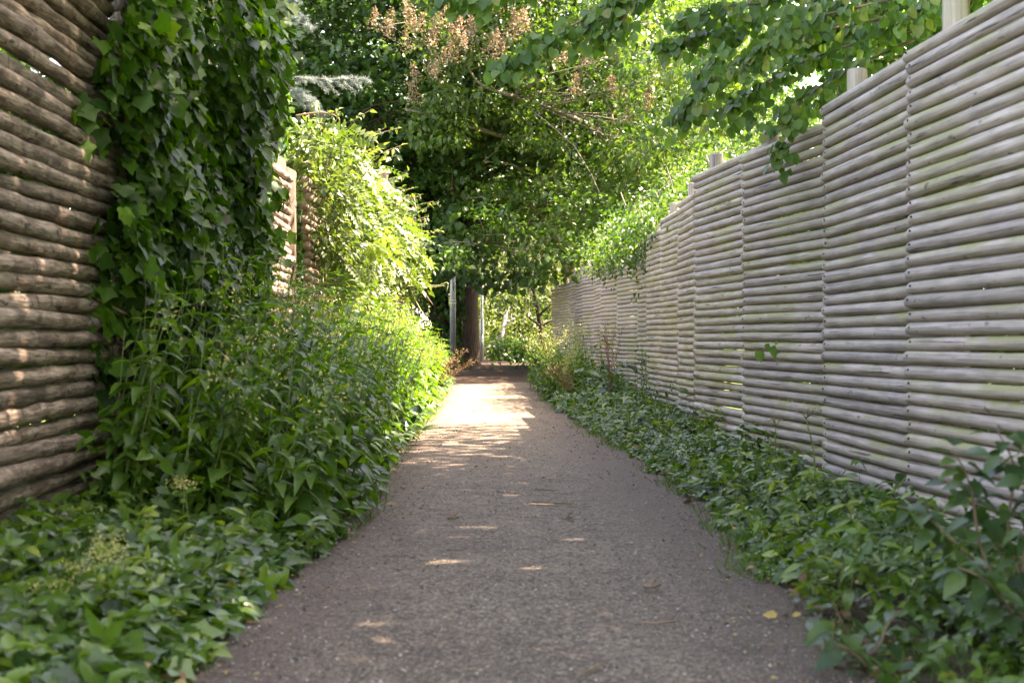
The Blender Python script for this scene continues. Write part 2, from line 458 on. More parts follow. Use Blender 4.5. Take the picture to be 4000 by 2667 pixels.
M = dict(
    ivy=leafmat("ivy_leaf", IVYC, .46, .36, tcol=(1.5, 1.75, .25), spec=.2), ivy1=leafmat("ivy_single_leaf", IVYC, .46, .36, tcol=(1.5, 1.75, .25), spec=.2, single=True),
    nettle=leafmat("nettle_leaf", NETC, .42, .45, tcol=(1.4, 1.7, .3)), nettle1=leafmat("nettle_single_leaf", NETC, .42, .45, tcol=(1.4, 1.7, .3), single=True),
    climber=leafmat("climber_leaf", CLIC, .4, .36, tcol=(1.3, 1.45, .6), spec=.5), oak=leafmat("oak_leaf", OAKC, .4, .35), mid=leafmat("garden_tree_leaf", MIDC, .45, .42),
    kat=leafmat("heart_leaf", KATC, .42, .42, tcol=(1.3, 1.6, .5)), kat1=leafmat("heart_single_leaf", KATC, .42, .42, tcol=(1.3, 1.6, .5), single=True),
    ground=leafmat("ground_cover_leaf", GRDC, .36, .38, tcol=(1.5, 1.65, .3), spec=.45), shrub=leafmat("shrub_leaf", G1, .42, .4), shrub1=leafmat("shrub_single_leaf", [(0, (.02, .055, .018)), (.6, (.04, .09, .025)), (1, (.07, .13, .03))], .4, .35, single=True),
    hedge=leafmat("hedge_leaf", [(0, (.036, .062, .014)), (.6, (.078, .108, .028)), (1, (.14, .155, .055))], .5, .4),
    grass=leafmat("grass_blade", [(0, (.04, .09, .015)), (.6, (.07, .14, .02)), (1, (.13, .18, .04))], .55, .4),
    cedar=leafmat("cedar_needle", [(0, (.08, .12, .12)), (.6, (.18, .235, .23)), (1, (.3, .35, .33))], .5, .15, tcol=(1, 1, 1)),
    dry=leafmat("dry_leaf", [(0, (.03, .02, .013)), (.6, (.12, .075, .04)), (.9, (.3, .2, .09)), (1, (.4, .3, .06))], .7, .2, tcol=(1.2, 1, .7)),
    seed=leafmat("seed_head", [(0, (.16, .10, .06)), (.6, (.27, .19, .13)), (1, (.36, .27, .2))], .7, .3, tcol=(1.1, 1, .8)),
    dock=leafmat("dock_seed", [(0, (.10, .055, .025)), (.6, (.18, .11, .05)), (1, (.26, .19, .08))], .7, .25, tcol=(1.1, 1, .8)),
    flower=leafmat("rose_petal", [(0, (.75, .5, .48)), (.6, (.8, .66, .62)), (1, (.8, .74, .7))], .5, .4, tcol=(1, 1, 1)),
    cream=leafmat("cream_flower", [(0, (.3, .32, .1)), (.6, (.45, .45, .15)), (1, (.55, .52, .22))], .6, .35, tcol=(1, 1, .8)),
    stem=solid("green_stem", (.10, .14, .04), .6), rstem=solid("reddish_stem", (.22, .12, .07), .6), bstem=solid("woody_stem", (.16, .115, .075), .85, bump=.4),
    tendril=solid("pale_tendril", (.38, .36, .16), .6),
    pole=log_material("weathered_pole", True), post=log_material("weathered_post", True, True), bark_log=log_material("bark_covered_log", False),
    endgrain=solid("cut_log_end", (.2, .145, .09), .85, scale=40), sawn=solid("sawn_brown_timber", (.06, .036, .02), .8, scale=9),
    gravel=path_material(), soil=soil_material(), stone=leafmat("pebble", [(0, (.10, .085, .075)), (.5, (.24, .21, .185)), (.9, (.38, .35, .31)), (1, (.55, .53, .5))], .8, 0.0),
    oakbark=bark_material("oak_bark", (.018, .013, .010), (.085, .06, .043), (7, 7, 1.0)), palebark=bark_material("pale_bark", (.10, .078, .06), (.28, .24, .19), (5, 5, 2)),
    darkbark=bark_material("dark_bark", (.02, .016, .013), (.075, .058, .045)), deadbark=bark_material("dead_pink_bark", (.16, .12, .11), (.6, .52, .5), (4, 4, 2)),
    steel=solid("galvanised_steel", (.36, .38, .39), .45, .6, .15), white=solid("white_paint", (.8, .8, .8), .35, 0, .03), glass=solid("dark_glass", (.03, .035, .04), .08, 0, .1, spec=.8),
    rust=solid("rusty_iron", (.035, .022, .016), .8), rubber=solid("rubber", (.02, .02, .02), .8), lampred=solid("red_lens", (.4, .02, .02), .3),
)

# ------------------------------------------------------------------ ground and path
def build_ground():
    xs = np.concatenate([[-600, -200, -80, -40], np.linspace(-20, 20, 101), [40, 80, 200, 600]])
    ys = np.concatenate([[-300, -80, -20], np.linspace(-6, 70, 153), [90, 140, 250, 600, 900]])
    X, Y = np.meshgrid(xs, ys); Z = gz(X, Y) + .012 * wob(X * 3, Y * 3) * (sstep(1.0, 1.6, np.abs(X - .15))) - .012
    V = np.stack([X, Y, Z], -1).reshape(-1, 3); nx = len(xs)
    i = (np.arange(len(ys) - 1)[:, None] * nx + np.arange(nx - 1)[None, :]).ravel()
    F = np.stack([i, i + 1, i + nx + 1, i + nx], 1)
    o = Geo().add(V, F).build("ground", M['soil'], smooth=True)
    tag(o, "dark earth and garden ground under the plants", None, None, 'structure')
    ys = np.linspace(-4, 29.5, 260)
    us = np.linspace(0, 1, 26)
    xl = np.interp(ys, [-4, 4, 6, 7.5, 11, 17, 27, 33], [-1.0, -.98, -.95, -.8, -.85, -.82, -.82, -1.5]) + .05 * wob(ys * 2.3, ys)
    xr = np.interp(ys, [-4, 4.4, 7.66, 11.7, 17.7, 27, 33], [1.15, 1.15, 1.36, 1.3, 1.06, .95, 1.5]) + .05 * wob(ys * 2.1, ys, 3)
    X = xl[:, None] * (1 - us) + xr[:, None] * us
    Y = np.repeat(ys[:, None], 26, 1)
    edge = np.minimum(us, 1 - us)
    Z = gz(X * .8, Y) + .006 + .005 * wob(X * 4, Y * 1.5) * np.minimum(1, edge * 8) - .02 * (edge < .001) - .05 * sstep(25, 30, Y + .7 * wob(X * 2.5, Y * 1.4)) - .012 * (1 - np.minimum(1, edge * (9 + 5 * wob(Y * 3, Y))))
    V = np.stack([X, Y, Z], -1).reshape(-1, 3)
    i = (np.arange(259)[:, None] * 26 + np.arange(25)[None, :]).ravel()
    F = np.stack([i, i + 1, i + 27, i + 26], 1)
    o = Geo().add(V, F).build("path", M['gravel'], smooth=True)
    tag(o, "trodden grey brown gravel path between the two log fences", None, None, 'structure')
    # loose stones
    n = 16000
    y = 3.4 + 13 * rng.random(n) ** 1.7
    x = np.interp(y, [3, 7, 16], [-.95, -.8, -.8]) + rng.random(n) * np.interp(y, [3, 7, 16], [2.0, 2.1, 1.9])
    s = .0022 + .0055 * rng.random(n) ** 5
    octa = (np.array([[1, 0, 0], [-1, 0, 0], [0, 1, 0], [0, -1, 0], [0, 0, .6], [0, 0, -.6]], float), [(0, 2, 4), (2, 1, 4), (1, 3, 4), (3, 0, 4), (2, 0, 5), (1, 2, 5), (3, 1, 5), (0, 3, 5)])
    Mx = frames(rdir(n) * [1, 1, .2], np.tile([0, 0, 1.0], (n, 1)) + .2 * rng.normal(size=(n, 3)), s)
    o = Geo().scatter(octa, Mx, np.stack([x, y, gz(x, y) + .008 + s * .3], 1), rng.random(n) * .95).build("gravel", M['stone'])
    tag(o, "small loose stones scattered over the path", None, None, 'stuff')
    # fallen bits
    n = 6500
    y = 3.4 + 20 * rng.random(n) ** 1.5
    side = rng.random(n)
    xl_ = np.interp(y, [3, 6, 7.5, 11, 25], [-.9, -.85, -.65, -.75, -.7]); xr_ = np.interp(y, [3, 7.66, 11.7, 17.7, 27], [1.05, 1.28, 1.2, .95, .85])
    x = np.where(side < .42, xl_ - .05 + .38 * rng.random(n) ** 2, np.where(side < .84, xr_ + .08 - .5 * rng.random(n) ** 2, xl_ + (xr_ - xl_) * rng.random(n)))
    s = .007 + .02 * rng.random(n) ** 2.5
    Mx = frames(rdir(n) * [1, 1, .1], np.tile([0, 0, 1.0], (n, 1)) + .35 * rng.normal(size=(n, 3)), s)
    o = Geo().scatter(OVATE, Mx, np.stack([x, y, gz(x, y) + .014], 1), rng.random(n) ** 1.5).build("leaf_litter", M['dry'])
    tag(o, "dry brown and yellow leaf bits fallen along the path", None, None, 'stuff')
build_ground()

# ------------------------------------------------------------------ log fences
def log_geo(length, r, rough, sides, rings, seed, t=.5):
    g = np.random.default_rng(seed)
    xs = [-.5, -.5 + .004, -.5 + .011, -.5 + .022] + list(np.linspace(-.5, .5, rings)[1:-1]) + [.5 - .022, .5 - .011, .5 - .004, .5]
    fr = [.38, .7, .92, 1] + [1] * (rings - 2) + [1, .92, .7, .38]
    if rough:
        xs = [-.5, -.495] + list(np.linspace(-.5, .5, rings)[1:-1]) + [.495, .5]; fr = [.9, 1] + [1] * (rings - 2) + [1, .9]
    V = []; th = np.arange(sides) * 2 * math.pi / sides
    ph = g.random(6) * 6; tp = g.uniform(-.09, .09)
    for x, f in zip(xs, fr):
        rr = r * f * (1 + tp * x + (.04 if not rough else .06) * np.sin(x * 9 + ph[0]) * math.cos(x * 4 + ph[1]) + (.012 if not rough else .085) * g.normal(size=sides))
        cy_ = (.003 if not rough else .008) * math.sin(x * 4 + ph[2]); cz_ = (.0018 if not rough else .004) * math.sin(x * 5 + ph[3])
        V.append(np.stack([np.full(sides, x * length), cy_ + rr * np.cos(th), cz_ + rr * np.sin(th)], 1))
    n = len(xs); F = []
    for i in range(n - 1):
        for k in range(sides):
            k2 = (k + 1) % sides
            F.append((i * sides + k, (i + 1) * sides + k, (i + 1) * sides + k2, i * sides + k2))
    F.append(tuple(range(sides))); F.append(tuple(range((n - 1) * sides, n * sides))[::-1])
    return np.concatenate(V), F

def rot_to(dx, dy, dz):
    v = unit(np.array([dx, dy, dz])); up = np.array([0, 0, 1.0])
    b = unit(np.cross(up, v)); c = np.cross(v, b)
    return np.stack([v, b, c], 1)

def right_fence():
    xs = [2093, 1900, 1712, 1600, 1562, 1521, 1489, 1468, 1420, 1382, 1368, 1340, 1324, 1311, 1287, 1268]
    ends = [(2.04, 2.85), (2.03, 4.85)] + [((x - 1120) / 3267 * (6.85 + 2 * i), 6.85 + 2 * i) for i, x in enumerate(xs)]
    tops = [2.36, 2.36, 2.345, 2.40, 2.345, 2.42, 2.37, 2.36, 2.31, 2.34, 2.34, 2.31, 2.34, 2.36, 2.33, 2.31, 2.26, 2.2]
    pitch = .0685
    f = thing("log_fence", "tall pale grey fence of smooth round poles along the right of the path", "fence", (2.1, 6, 0))
    metas = [Geo().add(*log_geo(2.07, .0338, False, 12, 8, 100 + k)).mesh("pole_log", M['pole'], True) for k in range(10)]
    nail = Geo().add(*tube([(-.003, 0, 0), (.004, 0, 0)], .0055, 8)).mesh("nail_head", M['rust'])
    far = Geo(); cnt = 0
    post_me = None
    for i in range(1, len(ends)):
        x0, y0 = ends[i - 1]; x1, y1 = ends[i]
        a = np.array([x0 + .14, y0 - .06]); b = np.array([x1, y1])
        L = np.linalg.norm(b - a)
        zb = float(gz(1.2, (y0 + y1) / 2)) - .03
        rows = int(round((tops[i] - zb) / (pitch * (1 + .035 * math.sin(i * 2.4))))); pt = (tops[i] - zb) / rows
        tilt = rng.normal() * .003
        for k in range(rows):
            z = zb + pt * (k + .5) + rng.normal() * .001
            jit = rng.normal(size=4) * [.004, .0012, .006, .007]
            if k == rows - 1: jit[3] += .05
            v = (b - a) / L
            c = (a + b) / 2 + v * jit[3] + np.array([jit[0], 0])
            R = rot_to(v[0], v[1], tilt + jit[1])
            roll = rng.random() * 6.28; cr, sr = math.cos(roll), math.sin(roll)
            R = R @ np.array([[1, 0, 0], [0, cr, -sr], [0, sr, cr]])
            rs = pt / .0685 * (1 + rng.normal() * .03)
            S = R * np.array([L / 2.02 * (-1 if rng.random() < .5 else 1), rs, rs * (1 if rng.random() < .5 else 1)])
            pos = np.array([c[0], c[1], z])
            if np.linalg.det(S) < 0: S[:, 2] *= -1
            if cnt < 300:
                inst("log", metas[rng.integers(10)], f, pos, S); cnt += 1
                if 34 < cnt < 215:
                    inst("nail", nail, f, pos + np.array([v[0] * (L / 2 - .06), v[1] * (L / 2 - .06), .006]) + np.array([-v[1], v[0], 0]) * .0345 * rs)
            else:
                V, F = log_geo(2.07, .0338, False, 8, 3, 500 + cnt)
                far.add(V @ S.T + pos, F, rng.random()); cnt += 1
        v = (b - a) / L
        pb = b - v * .30 + np.array([v[1], -v[0]]) * (.036 + .064)
        top = tops[i] + .165 + rng.normal() * .015
        pts = [(pb[0], pb[1], zb - .2), (pb[0], pb[1], top - .012), (pb[0], pb[1], top), (pb[0], pb[1], top + .002)]
        po = Geo().add(*tube([pts[0], (pb[0], pb[1], .9), (pb[0], pb[1], 1.8), pts[1], pts[2]], [.064, .063, .061, .061, .055], 16, True, .018), rng.random()).build("post", M['post'], f, True)
        tg = Geo().add(*tube([(pb[0], pb[1], top - .002), (pb[0], pb[1], top + .003)], .052, 16)).build("post_end", M['endgrain'], f); tg.parent = po
    o = far.build("log", M['pole'], f, True); o['kind'] = 'stuff'
right_fence()

def left_fence():
    f = thing("log_fence", "dark rough fence of bark covered logs along the left, hung with ivy and climbers", "fence", (-1.95, 6, 0))
    metas = [Geo().add(*log_geo(2.15, .0405, True, 12, 14, 200 + k)).mesh("bark_log", M['bark_log'], True) for k in range(9)]
    end_me = Geo().add(*tube([(-.004, 0, 0), (.004, 0, 0)], .043, 12)).mesh("log_end", M['endgrain'])
    panels = [(-1.95, 3.0, 5.15, 1), (-1.95, 5.15, 7.3, 1), (-1.97, 7.55, 9.65, 1), (-1.96, 9.65, 11.70, 1), (-1.95, 11.75, 13.85, 1),
              (-1.81, 14.25, 16.4, 1), (-1.84, 16.4, 18.5, 1), (-1.86, 18.5, 20.6, 1), (-1.88, 20.6, 22.7, 1), (-1.88, 22.7, 24.8, 1), (-1.86, 24.95, 27.1, 1), (-1.84, 27.3, 29.4, 0), (-1.78, 29.6, 31.7, 0)]
    cnt = 0; far = Geo()
    for (x, y0, y1, single) in panels:
        top = (2.82 if y0 < 11 else 2.55) + rng.normal() * .02 + float(gz(-1, y0))
        zb = float(gz(-1.9, y0)) - .02; rows = 35 if y0 < 11 else 31; pt = (top - zb) / rows
        for k in range(rows):
            z = zb + pt * (k + .5) + rng.normal() * .004
            R = rot_to(rng.normal() * .006, 1, rng.normal() * .004)
            roll = rng.random() * 6.28; cr, sr = math.cos(roll), math.sin(roll)
            R = R @ np.array([[1, 0, 0], [0, cr, -sr], [0, sr, cr]])
            rs = 1 + rng.normal() * .06
            S = R * np.array([(y1 - y0) / 2.15, rs, rs])
            pos = np.array([x + rng.normal() * .01, (y0 + y1) / 2 + rng.normal() * .03, z])
            if single and cnt < 300:
                o = inst("log", metas[rng.integers(9)], f, pos, S); cnt += 1
                if y0 in (14.25,):
                    e = bpy.data.objects.new("cut_end", end_me); COL.objects.link(e); e.parent = o
                    e.location = (-2.15 / 2 - .003, 0, 0)
            else:
                V, F = log_geo(2.15, .0405, True, 8, 5, 900 + cnt); cnt += 1
                far.add(V @ S.T + pos, F, rng.random())
    # fence returning to the left at the far end
    for k in range(28):
        V, F = log_geo(2.4, .0475, True, 8, 5, 1900 + k)
        far.add(V + np.array([-3.05, 33.2 + rng.normal() * .01, .28 + .082 * k]), F, rng.random())
    o = far.build("log", M['bark_log'], f, True); o['kind'] = 'stuff'
    for (px, py, w, top, m) in [(-1.97, 14.03, .15, 2.62, 'sawn'), (-2.06, 7.42, .13, 2.6, 'sawn'), (-2.04, 13.86, .13, 2.72, 'sawn'), (-1.87, 24.87, .11, 2.5, 'sawn'), (-1.9, 27.2, .11, 2.5, 'sawn'), (-1.86, 29.5, .11, 2.5, 'sawn'), (-1.9, 33.1, .13, 2.6, 'sawn')]:
        V, F = box((px, py, top / 2 - .05), (w, w, top + .1))
        V[4:, 2] += np.array([.05, -.03, -.03, .05])
        Geo().add(V, F).build("post", M[m], f)
left_fence()

# ------------------------------------------------------------------ foliage helpers
def clumps(centers, per, sig, tpl, size, geo, outward=None, flat=.6, hang=.4, tint=(0, 1), up=1.0, sizevar=.25, tpow=1.0):
    """leaves gathered round clump centres"""
    C = np.asarray(centers, float)
    n = len(C) * per
    c = np.repeat(C, per, 0)
    off = rng.normal(size=(n, 3)) * sig * np.array([1, 1, flat])
    pos = c + off
    D = rdir(n) * .8 + unit(off + 1e-6) * .6
    if outward is not None: D += np.repeat(np.asarray(outward), per, 0) * .5
    D[:, 2] -= hang
    N0 = rng.normal(size=(n, 3)) * .55; N0[:, 2] += up
    s = size * (1 + sizevar * rng.normal(size=n)).clip(.4, 1.8)
    base_t = np.repeat(rng.random(len(C)), per) * .45 + rng.random(n) * .55
    t = tint[0] + (tint[1] - tint[0]) * base_t ** tpow
    geo.scatter(tpl, frames(D, N0, s), pos, t.clip(0, 1))
    return pos

def ellipsoid_clumps(c, r, n, inner=.45, gap=.15, seed=0.0, zmin=None):
    out = []
    c = np.array(c, float); r = np.array(r, float)
    while len(out) < n:
        d = rdir(400)
        rad = inner + (1 - inner) * rng.random((400, 1)) ** .6
        w = wob(d[:, 0] * 3.1 + d[:, 1] * 1.3, d[:, 2] * 3.7 + d[:, 1] * 2.1, seed)[:, None]
        p = c + d * rad * r * (1 + .16 * w)
        q = wob(p[:, 0] * 1.15 + seed, p[:, 2] * 1.3 + p[:, 1] * .8, seed * 2)
        keep = q > -1 + gap * 2
        if zmin is not None: keep &= p[:, 2] > zmin(p)
        out.extend(p[keep])
    return np.array(out[:n])

def limb(geo, cps, r0, r1, n=10, sides=7, bump=.04):
    pts = spline(cps, n)
    geo.add(*tube(pts, np.linspace(r0, r1, n), sides, True, bump))
    return pts
def twigs(geo, roots, tips, r=.012, sides=3, sag=.1):
    roots = np.asarray(roots)
    for p in tips:
        i = np.argmin(((roots - p) ** 2).sum(1)); a = roots[i]
        m = (a + p) / 2 + rng.normal(size=3) * np.linalg.norm(p - a) * .08 + [0, 0, sag * np.linalg.norm(p - a)]
        geo.add(*tube(spline([a, m, p], 5), np.linspace(r, r * .3, 5), sides, False))

# ------------------------------------------------------------------ far background: big oak, garden tree, hedges
def oak():
    b = P(1056, 837, 37); b[2] = float(gz(-.7, 37))
    t = thing("oak_tree", "large dark oak with a thick twin trunk at the end of the path", "tree", b)
    g = Geo()
    roots = []
    for (dx, r0, lean) in ((.10, .47, .03), (-.40, .32, -.1)):
        base = b + [dx, 0, -.2]
        cps = [base, base + [lean * .5, 0, .6], base + [lean * 2, .1, 2.6], base + [lean * 6, .3, 6], base + [lean * 10, .3, 9.5]]
        pts = spline(cps, 22); rad = np.interp(np.linspace(0, 1, 22), [0, .04, .1, 1], [r0 * 1.6, r0 * 1.2, r0, r0 * .3])
        g.add(*tube(pts, rad, 14, True, .035)); roots.append(pts[6:])
    for k in range(22):
        z0 = rng.uniform(3.2, 9.5); az = rng.uniform(0, 6.28); L = rng.uniform(2.5, 5.2)
        a = b + [0, .1, z0]; e = a + [math.cos(az) * L, math.sin(az) * L, rng.uniform(.2, 1.8) - .3]
        roots.append(limb(g, [a, (a + e) / 2 + [0, 0, .35], e], .10, .025))
    g.build("trunk", M['oakbark'], t, True)
    R = np.concatenate(roots)
    zmin = lambda p: 2.75 + .9 * sstep(-2.5, 0.5, p[:, 0]) * 0 + .55 * sstep(-.2, 1.2, p[:, 0]) + .3 * np.sin(p[:, 0] * 2.3)
    C = ellipsoid_clumps(b + [-1.6, 0, 7.6], (6.6, 4.6, 5.6), 2200, .35, .10, 1.3, zmin)
    C = np.vstack([C, ellipsoid_clumps(b + [-4.2, -1.2, 5.2], (3.6, 3, 2.6), 420, .4, .08, 2.2, zmin)])
    lg = Geo()
    clumps(C, 21, .26, OAK, .215, lg, flat=.32, hang=.2, up=1.3)
    o = lg.build("crown", M['oak'], t); o['kind'] = 'stuff'
    tw = Geo(); twigs(tw, R, C[rng.choice(len(C), 200)], .02)
    o = tw.build("twig", M['oakbark'], t); o['kind'] = 'stuff'
    # low hanging sprays seen against the light behind the trunk
    lg = Geo(); cc = []
    for x, y in [(1095, 640), (1120, 655), (1160, 660), (1185, 640), (1210, 650), (1235, 640), (1080, 650), (1130, 620), (1190, 610), (1240, 610), (1100, 600), (1040, 560), (1020, 600), (1060, 600), (1000, 560), (1040, 520), (1080, 570), (1045, 625), (1010, 640), (985, 620), (1050, 480), (1020, 500)]:
        for _ in range(4): cc.append(P(x + rng.normal() * 10, y - 8 + rng.normal() * 8, (35.5 if x > 1085 else 33.6) + rng.normal() * .5))
    clumps(cc, 9, .13, HEART, .13, lg, hang=1.3, up=.3)
    o = lg.build("low_bough", M['oak'], t); o['kind'] = 'stuff'
    return b
oak_base = oak()

def garden_tree():
    b = P(1330, 800, 36.3); b[2] = .25
    t = thing("garden_tree", "sunlit pale branched tree with tawny seed heads leaning over the right fence", "tree", b)
    g = Geo()
    d = 36.0
    tr = limb(g, [b, P(1312, 640, 36), P(1280, 560, 35.8), P(1245, 470, 35.5), P(1228, 400, 35.3), P(1205, 320, 35), P(1190, 200, 34.8), P(1200, 60, 34.6), P(1190, -160, 34.6)], .17, .05, 30, 10)
    R = [tr]
    for cps, r in [
        ([P(1240, 350, 35.2), P(1190, 325, 34.2), P(1080, 290, 33), P(1000, 268, 32), P(930, 250, 31.5)], .075),
        ([P(1420, 330, 35), P(1370, 295, 34), P(1280, 255, 33), P(1180, 222, 32)], .09),
        ([P(1470, 420, 35.4), P(1420, 330, 35), P(1390, 230, 34.3), P(1330, 150, 34)], .10),
        ([P(1320, 650, 36), P(1400, 520, 35.5), P(1470, 420, 35.4)], .11),
        ([P(1240, 430, 35.4), P(1180, 380, 34), P(1110, 370, 33)], .05),
        ([P(1250, 500, 35.6), P(1200, 460, 34.5), P(1140, 450, 33.6), P(1070, 455, 33)], .05),
        ([P(1180, 222, 32), P(1100, 190, 31.6), P(1060, 120, 31.4)], .05),
        ([P(1040, 240, 32), P(1000, 170, 31.6), P(985, 100, 31.3)], .045),
        ([P(1200, 300, 35), P(1320, 200, 34), P(1350, 60, 33.5), P(1340, -60, 33)], .08),
        ([P(1400, 250, 34.5), P(1500, 200, 34), P(1600, 140, 33.6)], .06),
        ([P(1190, 200, 34.8), P(1090, 60, 34), P(1050, -50, 33.5)], .06),
        ([P(1280, 560, 35.8), P(1210, 540, 34), P(1120, 560, 32.8)], .045),
        ([P(1150, 60, 33.4), P(1160, 130, 33.2), P(1150, 190, 33)], .035)]:
        R.append(limb(g, cps, r, r * .3, 12))
    g.build("trunk", M['palebark'], t, True)
    R = np.concatenate(R)
    C = []
    def fill(n, x0, x1, y0, y1, d0, d1, test=None):
        k = 0
        while k < n:
            x, y, dd = rng.uniform(x0, x1), rng.uniform(y0, y1), rng.uniform(d0, d1)
            if test is not None and not test(x, y): continue
            if wob(x * .013, y * .017 + dd * .4, 2.0) < -.45: continue
            C.append(P(x, y, dd)); k += 1
    fill(260, 900, 1250, -250, 240, 30.8, 34.5, lambda x, y: y < 60 + (x - 880) * .75 + 60)
    fill(520, 1150, 1760, -260, 330, 31, 38)
    fill(240, 1230, 1640, 300, 520, 31.5, 37, lambda x, y: y < 560 - (x - 1230) * .12)
    fill(80, 950, 1240, 220, 330, 31, 34)
    for _ in range(260):  # extra crown clumps added to shade the far end of the path
        C.append([rng.uniform(2.8, 6.8), rng.uniform(26.6, 32), rng.uniform(4.4, 9)])
    C = np.array(C)
    lg = Geo()
    clumps(C, 27, .21, OVATE, .15, lg, flat=.42, hang=.3, up=1.2)
    o = lg.build("crown", M['mid'], t); o['kind'] = 'stuff'
    # paler layered boughs low over the path
    C2 = []
    for (x, y, w) in [(1090, 560, 50), (1150, 540, 50), (1210, 520, 50), (1130, 490, 40), (1280, 560, 60), (1340, 590, 50), (1380, 545, 50), (1440, 580, 50), (1420, 510, 50), (1180, 440, 50), (1090, 440, 50), (1250, 600, 40), (1300, 490, 50), (1360, 470, 60), (1040, 580, 30), (1480, 540, 40)]:
        dd = rng.uniform(30, 33.5)
        for _ in range(11):
            C2.append(P(x + rng.normal() * w * .6, y + rng.normal() * 16, dd + rng.normal() * .4))
    lg = Geo(); clumps(C2, 16, .2, OVATE, .15, lg, flat=.22, hang=.15, up=1.7)
    o = lg.build("low_bough", M['shrub'], t); o['kind'] = 'stuff'
    tw = Geo(); twigs(tw, R, np.vstack([C[rng.choice(len(C), 150)], np.array(C2)[::6]]), .014, 3, .04)
    o = tw.build("twig", M['palebark'], t); o['kind'] = 'stuff'
    # tawny seed heads
    metas = []
    for k in range(4):
        sg = Geo(); n = 150
        u = rng.random(n)
        p = np.stack([rng.normal(size=n) * .1 * (1.1 - u), rng.normal(size=n) * .1 * (1.1 - u), u * .42], 1)
        sg.scatter(SMALL, frames(rdir(n), rdir(n), rng.uniform(.03, .065, n)), p, rng.random(n))
        metas.append(sg.mesh("seed_head", M['seed']))
    spots = [(900, 20), (925, 35), (940, 10), (960, 60), (985, 45), (905, 75), (930, 105), (1010, 100), (1035, 85), (1060, 70), (1085, 60), (1120, 95), (1140, 90), (1150, 110), (1010, 130), (985, 140), (1040, 120), (970, 180), (945, 200), (1170, 60), (1190, 20), (1210, 40), (1030, 10), (1060, 0), (1000, 30), (1230, 10), (1120, 10), (1150, 20), (1330, 200), (1380, 180), (1430, 200), (1480, 230), (1350, 140), (1500, 160), (1550, 240), (1300, 120), (1420, 260), (1600, 270), (1650, 290), (1570, 310), (1000, 160), (1070, 110), (880, 45), (1100, 60)]
    stalk = Geo()
    for (x, y) in spots:
        for j in range(1):
            s = rng.uniform(.8, 1.3)
            R3 = frames(np.array([[rng.normal() * .3, rng.normal() * .3, 1.0]]), rdir(1))[0]
            S = np.stack([R3[:, 0], R3[:, 2], R3[:, 1]], 1) * s
            if np.linalg.det(S) < 0: S[:, 0] *= -1
            q = P(x + rng.normal() * 9, y + 22 + rng.normal() * 9, 30.1 + .6 * rng.random())
            inst("seed_head", metas[rng.integers(4)], t, q, S)['kind'] = 'stuff'
            twigs(stalk, R, [q], .014, 4, .03)
    o = stalk.build("stalk", M['palebark'], t); o['kind'] = 'stuff'
garden_tree()

def simple_tree(name, label, base, height, rad, mat, tpl, size, nc, per, bark='darkbark', zc=.6, rz=None, gap=.12, seed=0.0, group=None, lean=(0, 0), inner=.4, sig=.35):
    b = np.array(base, float); b[2] = float(gz(b[0], b[1]))
    t = thing(name, label, "tree", b, group)
    g = Geo()
    tr = limb(g, [b - [0, 0, .2], b + [lean[0] * .3, lean[1] * .3, height * .3], b + [lean[0], lean[1], height * .85]], max(.05, height * .022), .03, 14, 9)
    R = [tr[4:]]
    for k in range(9):
        a = tr[rng.integers(5, 12)]; az = rng.uniform(0, 6.28); L = rad[0] * rng.uniform(.5, .9)
        R.append(limb(g, [a, a + [math.cos(az) * L * .5, math.sin(az) * L * .5, .25 * L], a + [math.cos(az) * L, math.sin(az) * L, .45 * L]], max(.03, height * .009), .012, 7, 5))
    g.build("trunk", M[bark], t, True)
    C = ellipsoid_clumps(b + [lean[0], lean[1], height * zc], rad if rz is None else (rad[0], rad[1], rz), nc, inner, gap, seed)
    C = C[C[:, 2] > b[2] + .1]
    lg = Geo(); clumps(C, per, sig, tpl, size, lg)
    o = lg.build("crown", M[mat], t); o['kind'] = 'stuff'
    tw = Geo(); twigs(tw, np.concatenate(R), C[rng.choice(len(C), min(70, len(C)))], .015)
    o = tw.build("twig", M[bark], t); o['kind'] = 'stuff'
    return t

simple_tree("broadleaf_tree", "dark broadleaf tree filling the gap behind the oak on the left", (-7.5, 50, 0), 15, (6, 4, 6.5), 'oak', SMALL, .2, 700, 26, seed=3.1)
simple_tree("broadleaf_tree", "yellow green tree far behind the garden tree on the right", (6.5, 58, 0), 17, (7, 4, 7.5), 'mid', SMALL, .22, 800, 26, seed=5.2)
simple_tree("broadleaf_tree", "mid green tree far beyond the end of the path", (-1, 66, 0), 18, (8, 4, 8), 'shrub', SMALL, .24, 800, 24, seed=7.7)
simple_tree("broadleaf_tree", "shaded tree behind the right fence under the seed heads", (6.4, 42, 0), 11, (3.6, 3, 4.4), 'shrub', SMALL, .13, 620, 26, seed=8.8)
simple_tree("broadleaf_tree", "garden tree standing close behind the ivy on the left fence", (-6.2, 12.2, 0), 7.2, (2.6, 3.4, 3.0), 'shrub', SMALL, .12, 420, 24, seed=4.4)
simple_tree("broadleaf_tree", "small garden tree behind the right fence beyond the heart leaved boughs", (7.2, 21, 0), 7.0, (2.3, 2.6, 2.2), 'kat', SMALL, .11, 420, 26, zc=.68, seed=6.1, sig=.25)
simple_tree("broadleaf_tree", "garden tree in the right background above the near fence posts", (9.8, 17.5, 0), 8.6, (2.6, 2.6, 3.0), 'shrub', SMALL, .12, 460, 26, zc=.62, seed=2.2, sig=.25)
simple_tree("broadleaf_tree", "garden tree behind the bare logs at the near left", (-5.2, 8.0, 0), 6.4, (2.0, 3.0, 2.6), 'shrub', SMALL, .12, 380, 24, seed=3.9)
